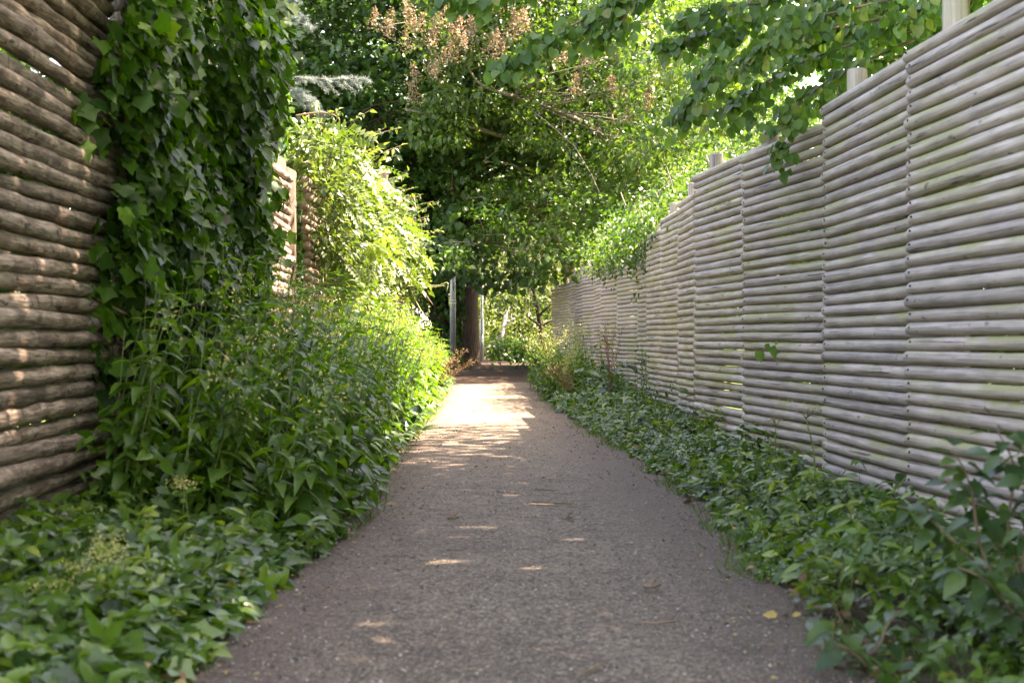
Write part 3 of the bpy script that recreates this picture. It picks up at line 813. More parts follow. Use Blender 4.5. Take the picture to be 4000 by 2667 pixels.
simple_tree("leaning_sapling", "thin dark leaning sapling beside the far end of the right fence", P(1254, 815, 39.5), 4.6, (1.0, .9, 1.0), 'oak', SMALL, .11, 46, 22, zc=.55, seed=1.1, lean=(-.75, 0), rz=1.7, sig=.2)

def hedge(name, label, x0, x1, y, h, depth, mat, n, size, cat="hedge", bank=False):
    b = np.array([(x0 + x1) / 2, y, float(gz(0, y))])
    t = thing(name, label, cat, b)
    k = int(abs(x1 - x0) * 3)
    st = Geo()
    for i in range(k):
        p = np.array([rng.uniform(x0, x1), y + rng.normal() * depth * .2, b[2] - .05])
        st.add(*tube(spline([p, p + [rng.normal() * .15, 0, h * .5], p + [rng.normal() * .3, rng.normal() * .2, h * .9]], 5), np.linspace(.02, .006, 5), 4))
    o = st.build("stem", M['bstem'], t); o['kind'] = 'stuff'
    x = rng.uniform(x0, x1, n); yy = y + rng.uniform(-.5, .5, n) * depth
    top = h * (1 + .18 * wob(x * 1.6, yy))
    z = b[2] + top * (1 - rng.random(n) ** 2 * .95)
    if bank: z = b[2] + top * ((yy - y) / depth + .5) * (1 - rng.random(n) ** 2 * .3) + .1
    lg = Geo(); clumps(np.stack([x, yy, z], 1), 16, .2, SMALL, size, lg)
    o = lg.build("foliage", M[mat], t); o['kind'] = 'stuff'
hedge("garden_hedge", "bright sunlit yellow green hedge glowing beyond the oak trunk", -1.6, 5.0, 49, 4.2, 8, 'hedge', 2000, .16, bank=True)
hedge("woodland_edge", "pale green woodland edge closing the distance", -34, 34, 95, 7.5, 4, 'hedge', 2600, .5, "trees")
hedge("bramble_bank", "low dark bramble bank at the foot of the sapling", .2, 2.6, 41.5, .42, 1.4, 'shrub', 330, .12, "bramble")
hedge("holly_bush", "dark bush left of the oak half hiding the parked white car", -3.6, -1.15, 37.2, 3.4, .9, 'oak', 380, .15, "bush")

def side_hedge(label, x, y0, y1, h, n):  # hedges added behind the fences to darken the gaps between logs
    b = np.array([x, (y0 + y1) / 2, .05]); t = thing("garden_hedge", label, "hedge", b)
    st = Geo()
    for i in range(int((y1 - y0) * 2)):
        p = np.array([x + rng.normal() * .1, rng.uniform(y0, y1), -.05])
        st.add(*tube(spline([p, p + [rng.normal() * .1, rng.normal() * .1, h * .5], p + [rng.normal() * .2, rng.normal() * .2, h * .92]], 5), np.linspace(.02, .006, 5), 4))
    o = st.build("stem", M['bstem'], t); o['kind'] = 'stuff'
    y = rng.uniform(y0, y1, n); xx = x + rng.uniform(-.22, .3, n) * np.sign(x); z = .1 + h * rng.random(n) * (1 + .1 * wob(y, xx))
    lg = Geo(); clumps(np.stack([xx, y, z], 1), 14, .12, SMALL, .12, lg)
    o = lg.build("foliage", M['shrub'], t); o['kind'] = 'stuff'
side_hedge("garden hedge added behind the right fence to darken its chinks", 2.98, 2.0, 15, 2.4, 1500)
side_hedge("garden hedge added behind the left fence to darken its chinks", -2.85, 2.0, 14.5, 2.7, 1400)
hedge("boundary_hedge", "tall dark hedge closing the view left of the oak", -9, -3.4, 40, 4.2, 1.5, 'oak', 420, .15)
simple_tree("broadleaf_tree", "distant tree crown behind the sunlit hedge", (3.5, 78, 0), 17, (9, 4, 8.5), 'hedge', SMALL, .28, 800, 24, seed=2.7)
simple_tree("broadleaf_tree", "distant tree crown left of the oak", (-13, 70, 0), 19, (8, 4, 9), 'shrub', SMALL, .26, 700, 24, seed=9.7)

# ------------------------------------------------------------------ far street furniture and car
def lamp_posts():
    b = P(1040, 842, 35); b[2] = float(gz(-.9, 35))
    t = thing("lamp_post", "thick grey metal post with two pale bands left of the oak trunk", "lamp post", b)
    Geo().add(*tube([b - [0, 0, .2], b + [0, 0, 1.9], b + [0, 0, 3.6]], [.075, .07, .06], 16)).build("post", M['steel'], t, True)
    for dz in (1.56, 1.63):
        Geo().add(*tube([b + [0, 0, dz], b + [0, 0, dz + .025]], .0785, 16)).build("band", M['white'], t, True)
    hd = b + [0, 0, 3.7]
    Geo().add(*tube([hd - [0, 0, .12], hd, hd + [0, 0, .08], hd + [0, 0, .3], hd + [0, 0, .34]], [.06, .16, .19, .12, .02], 16)).build("lamp_head", M['steel'], t, True)
    b = P(1107, 828, 40); b[2] = float(gz(-.1, 40))
    t = thing("lamp_post", "slim grey lamp column with a thicker lower section right of the oak trunk", "lamp post", b)
    Geo().add(*tube([b - [0, 0, .2], b + [0, 0, 1.14], b + [0, 0, 1.22], b + [0, 0, 4.5]], [.062, .06, .034, .028], 14)).build("post", M['steel'], t, True)
    V, F = box(b + [0, -.059, .55], (.07, .012, .36)); Geo().add(V, F).build("access_door", M['steel'], t)
    hd = b + [0, 0, 4.5]
    Geo().add(*tube([hd, hd + [0, 0, .05], hd + [0, 0, .35], hd + [0, 0, .4]], [.05, .12, .16, .05], 14)).build("lamp_head", M['steel'], t, True)
lamp_posts()

def car():
    gx, gy = -2.75, 43.5
    b = np.array([gx, gy, float(gz(-2.5, gy))])
    t = thing("parked_car", "white parked car glimpsed through leaves left of the oak", "car", b)
    prof = [(-2.15, .35), (-2.2, .75), (-2.1, 1.05), (-1.75, 1.12), (-1.35, 1.62), (-.3, 1.70), (.45, 1.62), (1.05, 1.12), (1.95, .98), (2.15, .75), (2.17, .38)]
    V = []; n = len(prof)
    for yy, ins in ((-.84, .06), (-.72, 0), (.72, 0), (.84, .06)):
        for (x, z) in prof:
            k = .13 if z > 1.2 and abs(yy) > .8 else 0
            V.append((x * (1 - ins * .4), yy * (1 - k), z - ins * .5 * (z > 1.5)))
    F = [tuple(range(n)), tuple(range(3 * n, 4 * n))[::-1]]
    for j in range(3):
        for i in range(n):
            i2 = (i + 1) % n
            F.append((j * n + i, (j + 1) * n + i, (j + 1) * n + i2, j * n + i2))
    Geo().add(np.array(V) + b, F).build("body", M['white'], t)
    for (x0, x1, s0, s1) in [(-1.25, -.45, -.2, 0), (-.38, .42, 0, .42)]:
        q = np.array([(x0 + s0, -.85, 1.14), (x1 + s1, -.85, 1.14), (x1, -.76, 1.55), (x0, -.76, 1.55)])
        q2 = q + [0, -.012, 0]
        Geo().add(np.vstack([q, q2]) + b, [(4, 5, 6, 7), (0, 3, 2, 1), (0, 1, 5, 4), (1, 2, 6, 5), (2, 3, 7, 6), (3, 0, 4, 7)]).build("window", M['glass'], t)
    q = np.array([(.52, -.68, 1.6), (1.03, -.7, 1.17), (1.03, .7, 1.17), (.52, .68, 1.6)]) + [.02, 0, .02]
    Geo().add(np.vstack([q, q - [.03, 0, .03]]) + b, [(0, 1, 2, 3), (7, 6, 5, 4), (0, 4, 5, 1), (1, 5, 6, 2), (2, 6, 7, 3), (3, 7, 4, 0)]).build("windscreen", M['glass'], t)
    V, F = box(b + [.62, -.95, 1.2], (.1, .16, .13)); Geo().add(V, F).build("wing_mirror", M['white'], t)
    V, F = box(b + [2.13, -.6, .78], (.08, .3, .13)); Geo().add(V, F).build("headlight", M['glass'], t)
    V, F = box(b + [-2.17, -.6, .88], (.06, .22, .2)); Geo().add(V, F).build("tail_light", M['lampred'], t)
    for x in (-1.35, 1.4):
        for y in (-.78, .78):
            w = Geo().add(*tube([b + [x, y - .11, .33], b + [x, y + .11, .33]], .33, 20)).build("wheel", M['rubber'], t)
            rg = Geo().add(*tube([b + [x, y - .115, .33], b + [x, y + .115, .33]], .2, 14))
            rim = rg.build("rim", M['steel'], t); rim.parent = w
car()

def dead_trunk():
    pts = [P(1214, 818, 42), P(1180, 808, 42), P(1148, 806, 42), P(1136, 795, 42), P(1138, 784, 42), P(1152, 770, 42), P(1156, 752, 42.2), P(1160, 732, 42.4), P(1166, 712, 42.6)]
    b = pts[0]
    t = thing("dead_branch", "bare bent dead branch on the bank, its upright end pale in the sun", "branch", b)
    g = Geo(); p = spline(pts, 26)
    g.add(*tube(p, np.interp(np.linspace(0, 1, 26), [0, .3, .6, 1], [.06, .075, .055, .06]), 8, True, .06))
    g.add(*tube(spline([pts[6], P(1172, 738, 42.2), P(1174, 722, 42.2)], 6), np.linspace(.04, .02, 6), 6))
    g.build("limb", M['deadbark'], t, True)
dead_trunk()

# ------------------------------------------------------------------ blue cedar behind the left fence
def cedar():
    b = np.array([-6.5, 19, .1])
    t = thing("blue_cedar", "blue grey cedar reaching out from behind the ivy on the left", "tree", b)
    g = Geo(); limb(g, [b, b + [.1, 0, 4], b + [0, 0, 10]], .22, .06, 12, 10)
    lg = Geo()
    boughs = [([b + [0, 0, 3.9], P(300, 120, 18.6), P(640, 175, 18), P(840, 185, 17.6)], 1.0), ([b + [0, 0, 4.6], P(330, -60, 18.6), P(580, 10, 18), P(705, 60, 17.8)], .8),
              ([P(640, 180, 18), P(690, 225, 17.8), P(735, 262, 17.6)], .5), ([b + [0, .3, 3.4], P(300, 150, 18.8), P(600, 190, 18.5), P(720, 235, 18.4)], .7), ([b + [0, 0, 5.2], P(400, -120, 18.6), P(640, -50, 18), P(820, -20, 18)], .8),
              ([b + [0, 0, 5.6], P(500, -160, 18.6), P(650, -20, 18), P(705, 65, 18)], .5)]
    for cps, w in boughs:
        pts = limb(g, cps, .05, .008, 30, 5)
        seg = pts[8:]
        cs = []
        for _ in range(34):
            i = rng.integers(0, len(seg)); p = seg[i]
            f = 1 - i / len(seg)
            for sg in (-1, 1):
                L = (.12 + .42 * f) * w * rng.uniform(.35, 1.25)
                e = p + np.array([rng.uniform(.2, .9) * L, sg * L * .6, -L * rng.uniform(-.1, .6)])
                g.add(*tube(spline([p, e], 4), np.linspace(.01, .004, 4), 3, False))
                cs.extend(p + (e - p) * u for u in np.linspace(.15, 1, 7))
            cs.extend([p] * 2)
        cs = np.array(cs); per = 26; n = len(cs) * per
        c = np.repeat(cs, per, 0) + rng.normal(size=(n, 3)) * .012
        D = rdir(n); D[:, 2] += .35
        lg.scatter((np.array([[-.03, 0, 0], [.03, 0, 0], [0, 1, 0.]]), [(0, 1, 2)]), frames(D, rdir(n), rng.uniform(.035, .06, n)), c, rng.random(n))
    g.build("trunk", M['darkbark'], t, True)
    o = lg.build("needle", M['cedar'], t); o['kind'] = 'stuff'
cedar()

# ------------------------------------------------------------------ shrubs behind the right fence
def right_shrubs():
    spec = [((3.3, 16.2), 3.35, 1.0, "loose shrub behind the right fence, nearest of the row"), ((3.2, 20.0), 3.6, 1.05, "twiggy shrub behind the right fence with sprays hanging over its top"),
            ((3.1, 24.2), 3.7, 1.05, "leafy shrub behind the right fence where the bounce light is brightest"), ((3.4, 28.6), 4.2, 1.2, "tall shrub behind the far part of the right fence"), ((4.3, 32.5), 5.0, 1.5, "rounded shrub behind the right fence under the garden tree")]
    for k, ((x, y), h, r, lab) in enumerate(spec):
        b = np.array([x, y, float(gz(x, y))])
        t = thing("garden_shrub", lab, "shrub", b, "shrubs behind the right fence")
        g = Geo(); R = []
        for j in range(9):
            az = rng.uniform(0, 6.28); e = b + [math.cos(az) * r * .8, math.sin(az) * r * .9, h * rng.uniform(.7, .95)]
            R.append(limb(g, [b + rng.normal(size=3) * [.1, .1, 0], b + (e - b) * [.3, .3, .5], e], .03, .008, 8, 5))
        g.build("stem", M['palebark'], t, True)
        C = ellipsoid_clumps(b + [0, 0, h * .66], (r, 1.9, h * .36), 170, .25, .1, k * 1.7)
        lim = 2.35 + 1.3 * (C[:, 0] - 2.04)
        C = C[C[:, 2] < lim]
        if k in (1, 2):
            ex = []
            for _ in range(60):
                yy = y + rng.uniform(-2, 1.5)
                ex.append([rng.uniform(1.85, 2.5), yy, rng.uniform(2.1, 2.65)])
            C = np.vstack([C, ex])
        lg = Geo(); clumps(C, 46, .2, OVATE if k < 2 else SMALL, .068 if k < 2 else .08, lg, hang=.5)
        o = lg.build("foliage", M['shrub' if k % 2 else 'mid'], t); o['kind'] = 'stuff'
        tw = Geo(); twigs(tw, np.concatenate(R), C[rng.choice(len(C), 60)], .008)
        o = tw.build("twig", M['palebark'], t); o['kind'] = 'stuff'
right_shrubs()

# ------------------------------------------------------------------ big heart leaved tree over the right fence
def katsura():
    b = np.array([6.0, 8.6, .05])
    t = thing("heart_leaf_tree", "tree with heart shaped leaves drooping over the near right fence", "tree", b)
    g = Geo(); R = []
    R.append(limb(g, [b - [0, 0, .2], b + [-.1, 0, 3], b + [0, .2, 7], b + [.2, 0, 12]], .26, .05, 20, 12))
    tr = R[0]
    for k in range(26):
        a = tr[rng.integers(4, 19)]; az = rng.uniform(0, 6.28); L = rng.uniform(2, 4.6)
        e = a + [math.cos(az) * L * .8, math.sin(az) * L * 1.3, rng.uniform(.3, 1.6)]
        if e[2] < 1.7 + .2372 * e[1]: e[2] = 1.9 + .2372 * e[1]
        R.append(limb(g, [a, (a + e) / 2 + [0, 0, .3], e], .07, .02, 8, 5))
    g.build("trunk", M['darkbark'], t, True)
    R = np.concatenate(R)
    zmin = lambda p: 1.75 + .2372 * np.maximum(p[:, 1], 3) + .25 * np.sin(p[:, 0] * 3)
    C = ellipsoid_clumps((5.4, 5.6, 7.6), (3.9, 11.4, 6.6), 3000, .2, .0, 4.0, zmin)  # unseen crown, sized to shade the near path and cut below for sun
    C = C[C[:, 1] < 15.3 + .17 * C[:, 0]]
    C = C[~((C[:, 1] > 10.3 + .17 * C[:, 0]) & (C[:, 2] > 2.75 + 1.36 * (C[:, 0] + 1.6)))]
    C = C[~((C[:, 1] > 11.0 + .17 * C[:, 0]) & (C[:, 1] < 14.2 + .17 * C[:, 0]) & (rng.random(len(C)) < .38))]
    C = C[~((C[:, 1] < 3.5) & (rng.random(len(C)) < .15))]
    lg = Geo(); clumps(C, 26, .36, SMALL, .212, lg, hang=.4)
    o = lg.build("crown", M['kat'], t); o['kind'] = 'stuff'
    tw = Geo(); twigs(tw, R, C[rng.choice(len(C), 120)], .015)
    o = tw.build("twig", M['darkbark'], t); o['kind'] = 'stuff'
    # drooping sprays in view
    sprays = []
    def spray(*pts): sprays.append([P(*p) for p in pts])
    spray((1900, -90, 9), (1500, -40, 8.8), (1330, 50, 8.6), (1210, 120, 8.5), (1145, 165, 8.5))
    spray((1500, -50, 8.9), (1400, 20, 8.7), (1320, 90, 8.6))
    spray((1480, -40, 8.8), (1420, 60, 8.6), (1370, 90, 8.6))
    spray((1300, -60, 8.8), (1160, -30, 8.7), (1060, 10, 8.7))
    spray((1250, -60, 8.7), (1120, -10, 8.6), (1000, -5, 8.6))
    spray((2200, -60, 10), (1850, 20, 9.6), (1640, 70, 9.4), (1510, 110, 9.3))
    spray((2150, 20, 9.8), (1850, 80, 9.5), (1680, 150, 9.3), (1590, 230, 9.2), (1545, 290, 9.2))
    spray((2150, 60, 10), (1900, 120, 9.8), (1740, 200, 9.6), (1650, 270, 9.5))
    spray((2100, 90, 9.6), (1930, 170, 9.6), (1830, 240, 9.4), (1800, 300, 9.25), (1790, 380, 9.2))
    spray((2150, 130, 11), (2000, 150, 10.8), (1880, 220, 10.6), (1790, 260, 10.5))
    spray((2200, -40, 9), (2000, 10, 9), (1840, 50, 9), (1760, 110, 9), (1700, 170, 9))
    spray((2200, 10, 10.5), (2050, 60, 10.4), (1960, 120, 10.2), (1900, 190, 10.1))
    spray((2200, 80, 11), (2080, 120, 11), (2020, 180, 11)); spray((2200, -20, 9.5), (2080, 40, 9.5), (1990, 80, 9.5))
    spray((1980, -60, 9.2), (1780, 0, 9.2), (1640, 20, 9.2), (1560, 60, 9.2)); spray((1800, -60, 10.5), (1700, 30, 10.4), (1640, 130, 10.2), (1600, 180, 10.2))
    spray((2100, 30, 10.8), (1950, 60, 10.8), (1820, 130, 10.6), (1740, 230, 10.4), (1720, 300, 10.3)); spray((2180, 100, 11.5), (2060, 60, 11.5), (1950, 20, 11.4), (1850, -20, 11.3))
    spray((2250, -50, 8.2), (2130, 0, 8.2), (2080, 60, 8.2)); spray((2150, 180, 11.2), (2050, 200, 11.2), (1960, 230, 11), (1900, 250, 10.9))
    for k in range(26):
        x0 = rng.uniform(1820, 2280); d = rng.uniform(10.2, 12.5)
        spray((x0 + 160, -120, d), (x0 + 60, rng.uniform(-40, 60), d), (x0 - 40, rng.uniform(40, 150), d - .1))
    lp = []; ld = []; tg = Geo()
    for cps in sprays:
        pts = spline(cps, 40); tg.add(*tube(pts, np.linspace(.012, .003, 40), 5))
        L = np.linalg.norm(np.diff(pts, axis=0), axis=1).sum(); n = int(L * 98)
        for _ in range(n):
            u = rng.random() ** .8; i = min(38, int(u * 39)); p = pts[i]
            sd = unit(rng.normal(size=3)) * rng.uniform(.01, .13); sd[2] = -abs(sd[2]) * 1.2 + .03
            lp.append(p + sd); ld.append(unit(sd * [1, 1, .4] + [-.05, -.05, -.02]) + [0, 0, -1.15])
    tg.build("branchlet", M['bstem'], t, True)
    lp = np.array(lp); ld = np.array(ld); n = len(lp)
    Mx = frames(ld + rng.normal(size=(n, 3)) * .38, np.stack([-.5 + rng.normal(size=n) * .6, -.7 + rng.normal(size=n) * .5, .55 + rng.normal(size=n) * .4], 1), rng.uniform(.045, .085, n))
    px = lp[:, 0] / lp[:, 1] * 3267 + 1120; py = 775 - (lp[:, 2] - CAM_H) / lp[:, 1] * 3267
    vis = np.where((px < 2120) & (py > -20))[0]
    big = vis[np.argsort(lp[vis, 1])[::max(1, len(vis) // 300)]][:300]
    metas = [Geo().add(*HEART).mesh("heart_leaf", M['kat1'])]
    for j in range(3):
        V = HEART[0].copy(); V[:, 2] += .18 * V[:, 0] * (j - 1) + .12 * np.sin(V[:, 1] * 4 + j); metas.append(Geo().add(V, HEART[1]).mesh("heart_leaf", M['kat1']))
    for i in big: inst("leaf", metas[rng.integers(4)], t, lp[i], Mx[i])
    rest = np.setdiff1d(np.arange(n), big)
    o = Geo().scatter(HEART, Mx[rest], lp[rest], rng.random(n)[rest]).build("foliage", M['kat'], t); o['kind'] = 'stuff'
katsura()

# ------------------------------------------------------------------ ivy on the left fence
def ivy():
    b = np.array([-1.95, 9.5, 0.05])
    t = thing("ivy", "dark glossy ivy hanging thickly over the near left fence", "ivy", b)
    n = 12500
    y = 6.6 + 5.6 * rng.random(n); z = .2 + 3.3 * rng.random(n) ** .9
    edge = 6.95 - .42 * sstep(1.9, 2.5, z) + .2 * np.sin(z * 3.1) + .16 * np.sin(z * 7.3 + 1)
    keep = y > edge + .3 * rng.random(n)
    far = np.where(z > 2.5, 12.1, 11.4) + .2 * np.sin(z * 5)
    keep &= y < far
    y, z = y[keep], z[keep]; n = len(y)
    bulge = .10 + .12 * (1 + wob(y * 2.2, z * 2.4)) + .38 * sstep(2.0, 2.9, z) * sstep(7.4, 9.5, y) + .1 * sstep(8, 10, y) - .1 * sstep(11.2, 12, y) * (z < 2.3)
    over = np.clip(z - 2.75, 0, 1); bulge -= over * .55
    bulge = np.minimum(bulge, np.maximum(1.90 - np.where(z > 2.5, .1475, .160) * y, .05) + .03 * rng.normal(size=n))
    dep = rng.random(n) ** 1.8
    x = -1.9 + bulge * (1 - dep * .75) + rng.normal(size=n) * .02
    pos = np.stack([x, y, z], 1)
    D = np.stack([.5 + .5 * rng.normal(size=n), -.15 + .5 * rng.normal(size=n), -.9 + .35 * rng.normal(size=n)], 1)
    N0 = np.stack([.8 + .35 * rng.normal(size=n), -.25 + .4 * rng.normal(size=n), .55 + .4 * rng.normal(size=n) + over], 1)
    s = rng.uniform(.06, .115, n)
    tint = rng.random(n) * .75 + .25 * sstep(2.0, 3.0, z) * rng.random(n)
    # free sprays reaching out over the bare logs and off the top
    st = Geo(); ep = []; ed = []
    runs = [[P(330, 300, 7.6), P(260, 280, 7.0), P(180, 250, 6.7), P(110, 230, 6.5)], [P(300, 330, 7.4), P(220, 330, 7.0), P(120, 330, 6.6), P(85, 345, 6.5)],
            [P(300, 700, 7.2), P(240, 740, 7.0), P(190, 790, 6.9), P(165, 830, 6.9)], [P(290, 720, 7.1), P(230, 690, 7), P(190, 660, 6.9)], [P(280, 840, 7.1), P(230, 860, 7), P(200, 890, 7)],
            [P(300, 560, 7.3), P(220, 560, 7.1), P(190, 610, 7.0)],
            [P(560, 60, 10.8), P(620, 40, 10.2), P(655, 70, 10.0), P(665, 105, 10)], [P(560, 140, 11), P(610, 120, 10.6), P(655, 150, 10.4)], [P(560, -20, 10.5), P(600, -10, 10), P(640, 20, 10)], [P(580, 420, 11.5), P(625, 430, 11.2), P(640, 460, 11)],
            [P(540, 540, 11.2), P(600, 540, 10.8), P(650, 560, 10.5)], [P(520, 40, 10.8), P(420, 10, 9.6), P(330, 30, 8.6), P(290, 90, 8.2)], [P(420, 690, 9), P(520, 720, 9.6), P(620, 690, 10)]]
    for k, r in enumerate(runs):
        p = spline(r, 16); st.add(*tube(p, np.linspace(.008, .003, 16), 5))
        for q in p:
            for _ in range(3 if k >= 6 else 2):
                ep.append(q + rng.normal(size=3) * .045); ed.append([.35 + .5 * rng.normal(), -.4 + .5 * rng.normal(), -.7 + .3 * rng.normal()])
    for k in range(30):
        y0 = rng.uniform(8.2, 11.2); p = [(-1.86, y0, .05)]
        for j in range(1, 7): p.append((-1.84 + .05 * rng.random(), y0 + rng.normal() * .1 * j, .05 + j * .45))
        st.add(*tube(spline(p, 18), np.linspace(.014, .005, 18), 5))
    for r in ([P(1000, 20, 9), P(1060, 40, 9.2), P(1130, 50, 9), P(1180, 30, 9)],):
        pass
    st.build("stem", M['bstem'], t, True)
    m = len(ep)
    pos = np.vstack([pos, ep]); D = np.vstack([D, ed])
    N0 = np.vstack([N0, np.stack([.6 + .4 * rng.normal(size=m), -.5 + .4 * rng.normal(size=m), .6 + .3 * rng.normal(size=m)], 1)])
    s = np.concatenate([s, rng.uniform(.07, .115, m)]); tint = np.concatenate([tint, rng.random(m) * .6 + .35])
    dep = np.concatenate([dep, np.zeros(m)])
    Mx = frames(D, N0, s)
    score = s / pos[:, 1] * (dep < .25)
    big = np.argsort(-score)[:300]
    metas = []
    for j in range(4):
        V = IVY[0].copy(); V[:, 2] += .15 * V[:, 0] * (j - 1.5) + .08 * np.sin(V[:, 1] * 5 + j * 2) + .06 * np.cos(V[:, 0] * 7)
        V[:, 0] *= (1, .85, 1.1, .7)[j]; metas.append(Geo().add(V, IVY[1]).mesh("ivy_leaf", M['ivy1']))
    for i in big: inst("leaf", metas[rng.integers(4)], t, pos[i], Mx[i])
    rest = np.setdiff1d(np.arange(len(pos)), big)
    o = Geo().scatter(IVY, Mx[rest], pos[rest], tint[rest].clip(0, 1)).build("foliage", M['ivy'], t); o['kind'] = 'stuff'
    # ivy up the oak
    bb = oak_base + [-.3, -.35, 0]
    t2 = thing("ivy", "ivy climbing the left side of the oak trunk behind the banded post", "ivy", bb)
    n = 620; z = rng.random(n) * 3.6; a = rng.uniform(2.6, 5.4, n)
    rr = .34 + .12 * rng.random(n)
    p = np.stack([oak_base[0] - .2 + np.cos(a) * rr * 1.2, oak_base[1] + np.sin(a) * rr, oak_base[2] + z], 1)
    dd = np.stack([np.cos(a) * .5, np.sin(a) * .5, -np.ones(n)], 1) + rng.normal(size=(n, 3)) * .3
    nn = np.stack([np.cos(a), np.sin(a), .5 * np.ones(n)], 1) + rng.normal(size=(n, 3)) * .3
    o = Geo().scatter(IVY, frames(dd, nn, rng.uniform(.09, .15, n)), p, rng.random(n) * .8).build("foliage", M['ivy'], t2); o['kind'] = 'stuff'
ivy()

# ------------------------------------------------------------------ sunlit climber (rose and wisteria) on the left fence
def climber():
    b = np.array([-1.85, 19.0, .08])
    t = thing("climbing_rose", "sunlit yellow green climber with pale pink roses heaped over the left fence", "climber", b)
    lg = Geo()
    n = 1500
    y = 14.3 + 10.2 * rng.random(n); th = rng.uniform(-.9, 2.5, n)      # angle up from the path side
    ry = np.interp(y, [14, 15.5, 18, 21, 23.2, 24.5], [.5, .52, .56, .62, .66, .3]); rz_ = np.interp(y, [14, 16, 18, 20, 22, 24.5], [.85, .85, .75, .62, .4, .15])
    f = 1 - .55 * rng.random(n) ** 2
    nz = .82 + .2 * wob(y * 2.5, th * 2.6)
    x = -1.85 + np.cos(th) * ry * f * nz; z = 2.35 + np.sin(th) * rz_ * f * nz
    C = np.stack([x, y, z], 1); out = np.stack([np.cos(th), 0 * th, np.sin(th)], 1)
    clumps(C, 15, .13, SMALL, .085, lg, out, hang=.3)
    clumps(C[::5] + out[::5] * .08, 2, .12, PINNATE, .26, lg, out[::5], hang=.8)
    # curtain on the face of the fence
    m = 750
    y = 15.0 + 9.0 * rng.random(m); z = .7 + 1.6 * rng.random(m)
    keep = wob(y * 1.6, z * 2.2, 1.0) > -.35 + .5 * (z < 1.3); y, z = y[keep], z[keep]
    C2 = np.stack([-1.72 + .18 * rng.random(len(y)), y, z], 1)
    clumps(C2, 13, .13, SMALL, .08, lg, np.tile([.8, 0, .2], (len(y), 1)), hang=.7)
    shoots = []
    for k in range(46):
        yy = rng.uniform(14.6, 23.5); a = rng.uniform(.1, 2.0); rr_ = np.interp(yy, [14, 21, 24], [.45, .65, .6])
        p0 = np.array([-1.85 + math.cos(a) * rr_, yy, 2.35 + math.sin(a) * np.interp(yy, [14, 18, 24], [.75, .6, .3])])
        d0 = unit(np.array([math.cos(a) * .8, rng.normal() * .4 - .2, .5 + .5 * rng.random()]))
        L = rng.uniform(.25, .65); pts = spline([p0, p0 + d0 * L * .6, p0 + d0 * L + [.12, 0, -.1 * L]], 9)
        shoots.append(pts)
        c_ = pts[2:]; lg.scatter(SMALL, frames(rdir(len(c_) * 2) + [.3, -.2, -.2], rdir(len(c_) * 2) * .5 + [0, 0, .8], rng.uniform(.05, .1, len(c_) * 2)), np.repeat(c_, 2, 0), rng.random(len(c_) * 2))
    # overhanging tip sprays
    tips = [(885, 500, 21), (915, 545, 22), (935, 575, 22.6), (950, 592, 22.8), (925, 600, 22.5), (905, 630, 22.5), (865, 470, 20), (905, 660, 22.5), (890, 700, 22.8)]
    c3 = np.array([P(x + rng.normal() * 12, y + rng.normal() * 12, d) for x, y, d in tips for _ in range(5)])
    clumps(c3, 3, .1, PINNATE, .24, lg, np.tile([1, -.2, 0], (len(c3), 1)), hang=1.0)
    o = lg.build("foliage", M['climber'], t); o['kind'] = 'stuff'
    g = Geo()
    for pts in shoots: g.add(*tube(pts, np.linspace(.007, .002, 9), 4))
    for k in range(22):
        y0 = rng.uniform(14.6, 24); p0 = np.array([-1.7, y0, .05])
        g.add(*tube(spline([p0, p0 + [.02, rng.normal() * .2, 1.1], p0 + [-.05, rng.normal() * .4, 2.2], p0 + [rng.uniform(-.3, .5), rng.normal() * .6, 2.7]], 14), np.linspace(.016, .004, 14), 5))
    g.build("stem", M['bstem'], t, True)
    loops = [[(870, 470, 20), (905, 490, 20), (950, 520, 20), (958, 515, 20)], [(905, 500, 20.5), (930, 470, 20.3), (950, 465, 20.2), (957, 480, 20.2)], [(900, 660, 22.5), (960, 655, 22), (1005, 655, 21.7), (1028, 648, 21.6), (1026, 668, 21.6)], [(925, 600, 22.5), (950, 640, 22.2), (985, 658, 22), (1020, 655, 21.8)],
             [(930, 600, 22.5), (940, 650, 22.5), (955, 690, 22.4), (985, 740, 22.4)], [(915, 590, 22.5), (960, 650, 22.3), (995, 700, 22.2)], [(770, 330, 17.5), (810, 345, 17.3), (840, 350, 17.2)], [(830, 400, 18.5), (870, 390, 18.3), (885, 395, 18.3)], [(680, 265, 15.5), (740, 258, 15.3), (775, 268, 15.2), (780, 285, 15.2)], [(905, 640, 22.6), (935, 690, 22.5), (965, 760, 22.5)]]
    for l in loops:
        Geo().add(*tube(spline([P(*q) for q in l], 18), np.linspace(.011, .004, 18), 5)).build("tendril", M['tendril' if rng.random() < .6 else 'rstem'], t, True)
    # roses
    pet = leaf_profile([(0, .1), (.4, .42), (.8, .38), (1, .0)], .3, -.3)
    metas = []
    for k in range(3):
        fg = Geo()
        for ring, (cnt, tilt, s) in enumerate([(6, .35, .045), (5, .8, .04), (4, 1.25, .03)]):
            for j in range(cnt):
                a = 6.283 * j / cnt + ring * .5 + k
                D = np.array([[math.cos(a) * math.cos(tilt), math.sin(a) * math.cos(tilt), math.sin(tilt)]]); N0 = np.array([[-math.cos(a) * math.sin(tilt), -math.sin(a) * math.sin(tilt), math.cos(tilt)]])
                fg.scatter(pet, frames(D, N0, [s]), np.zeros((1, 3)), np.array([rng.random()]))
        metas.append(fg.mesh("rose", M['flower']))
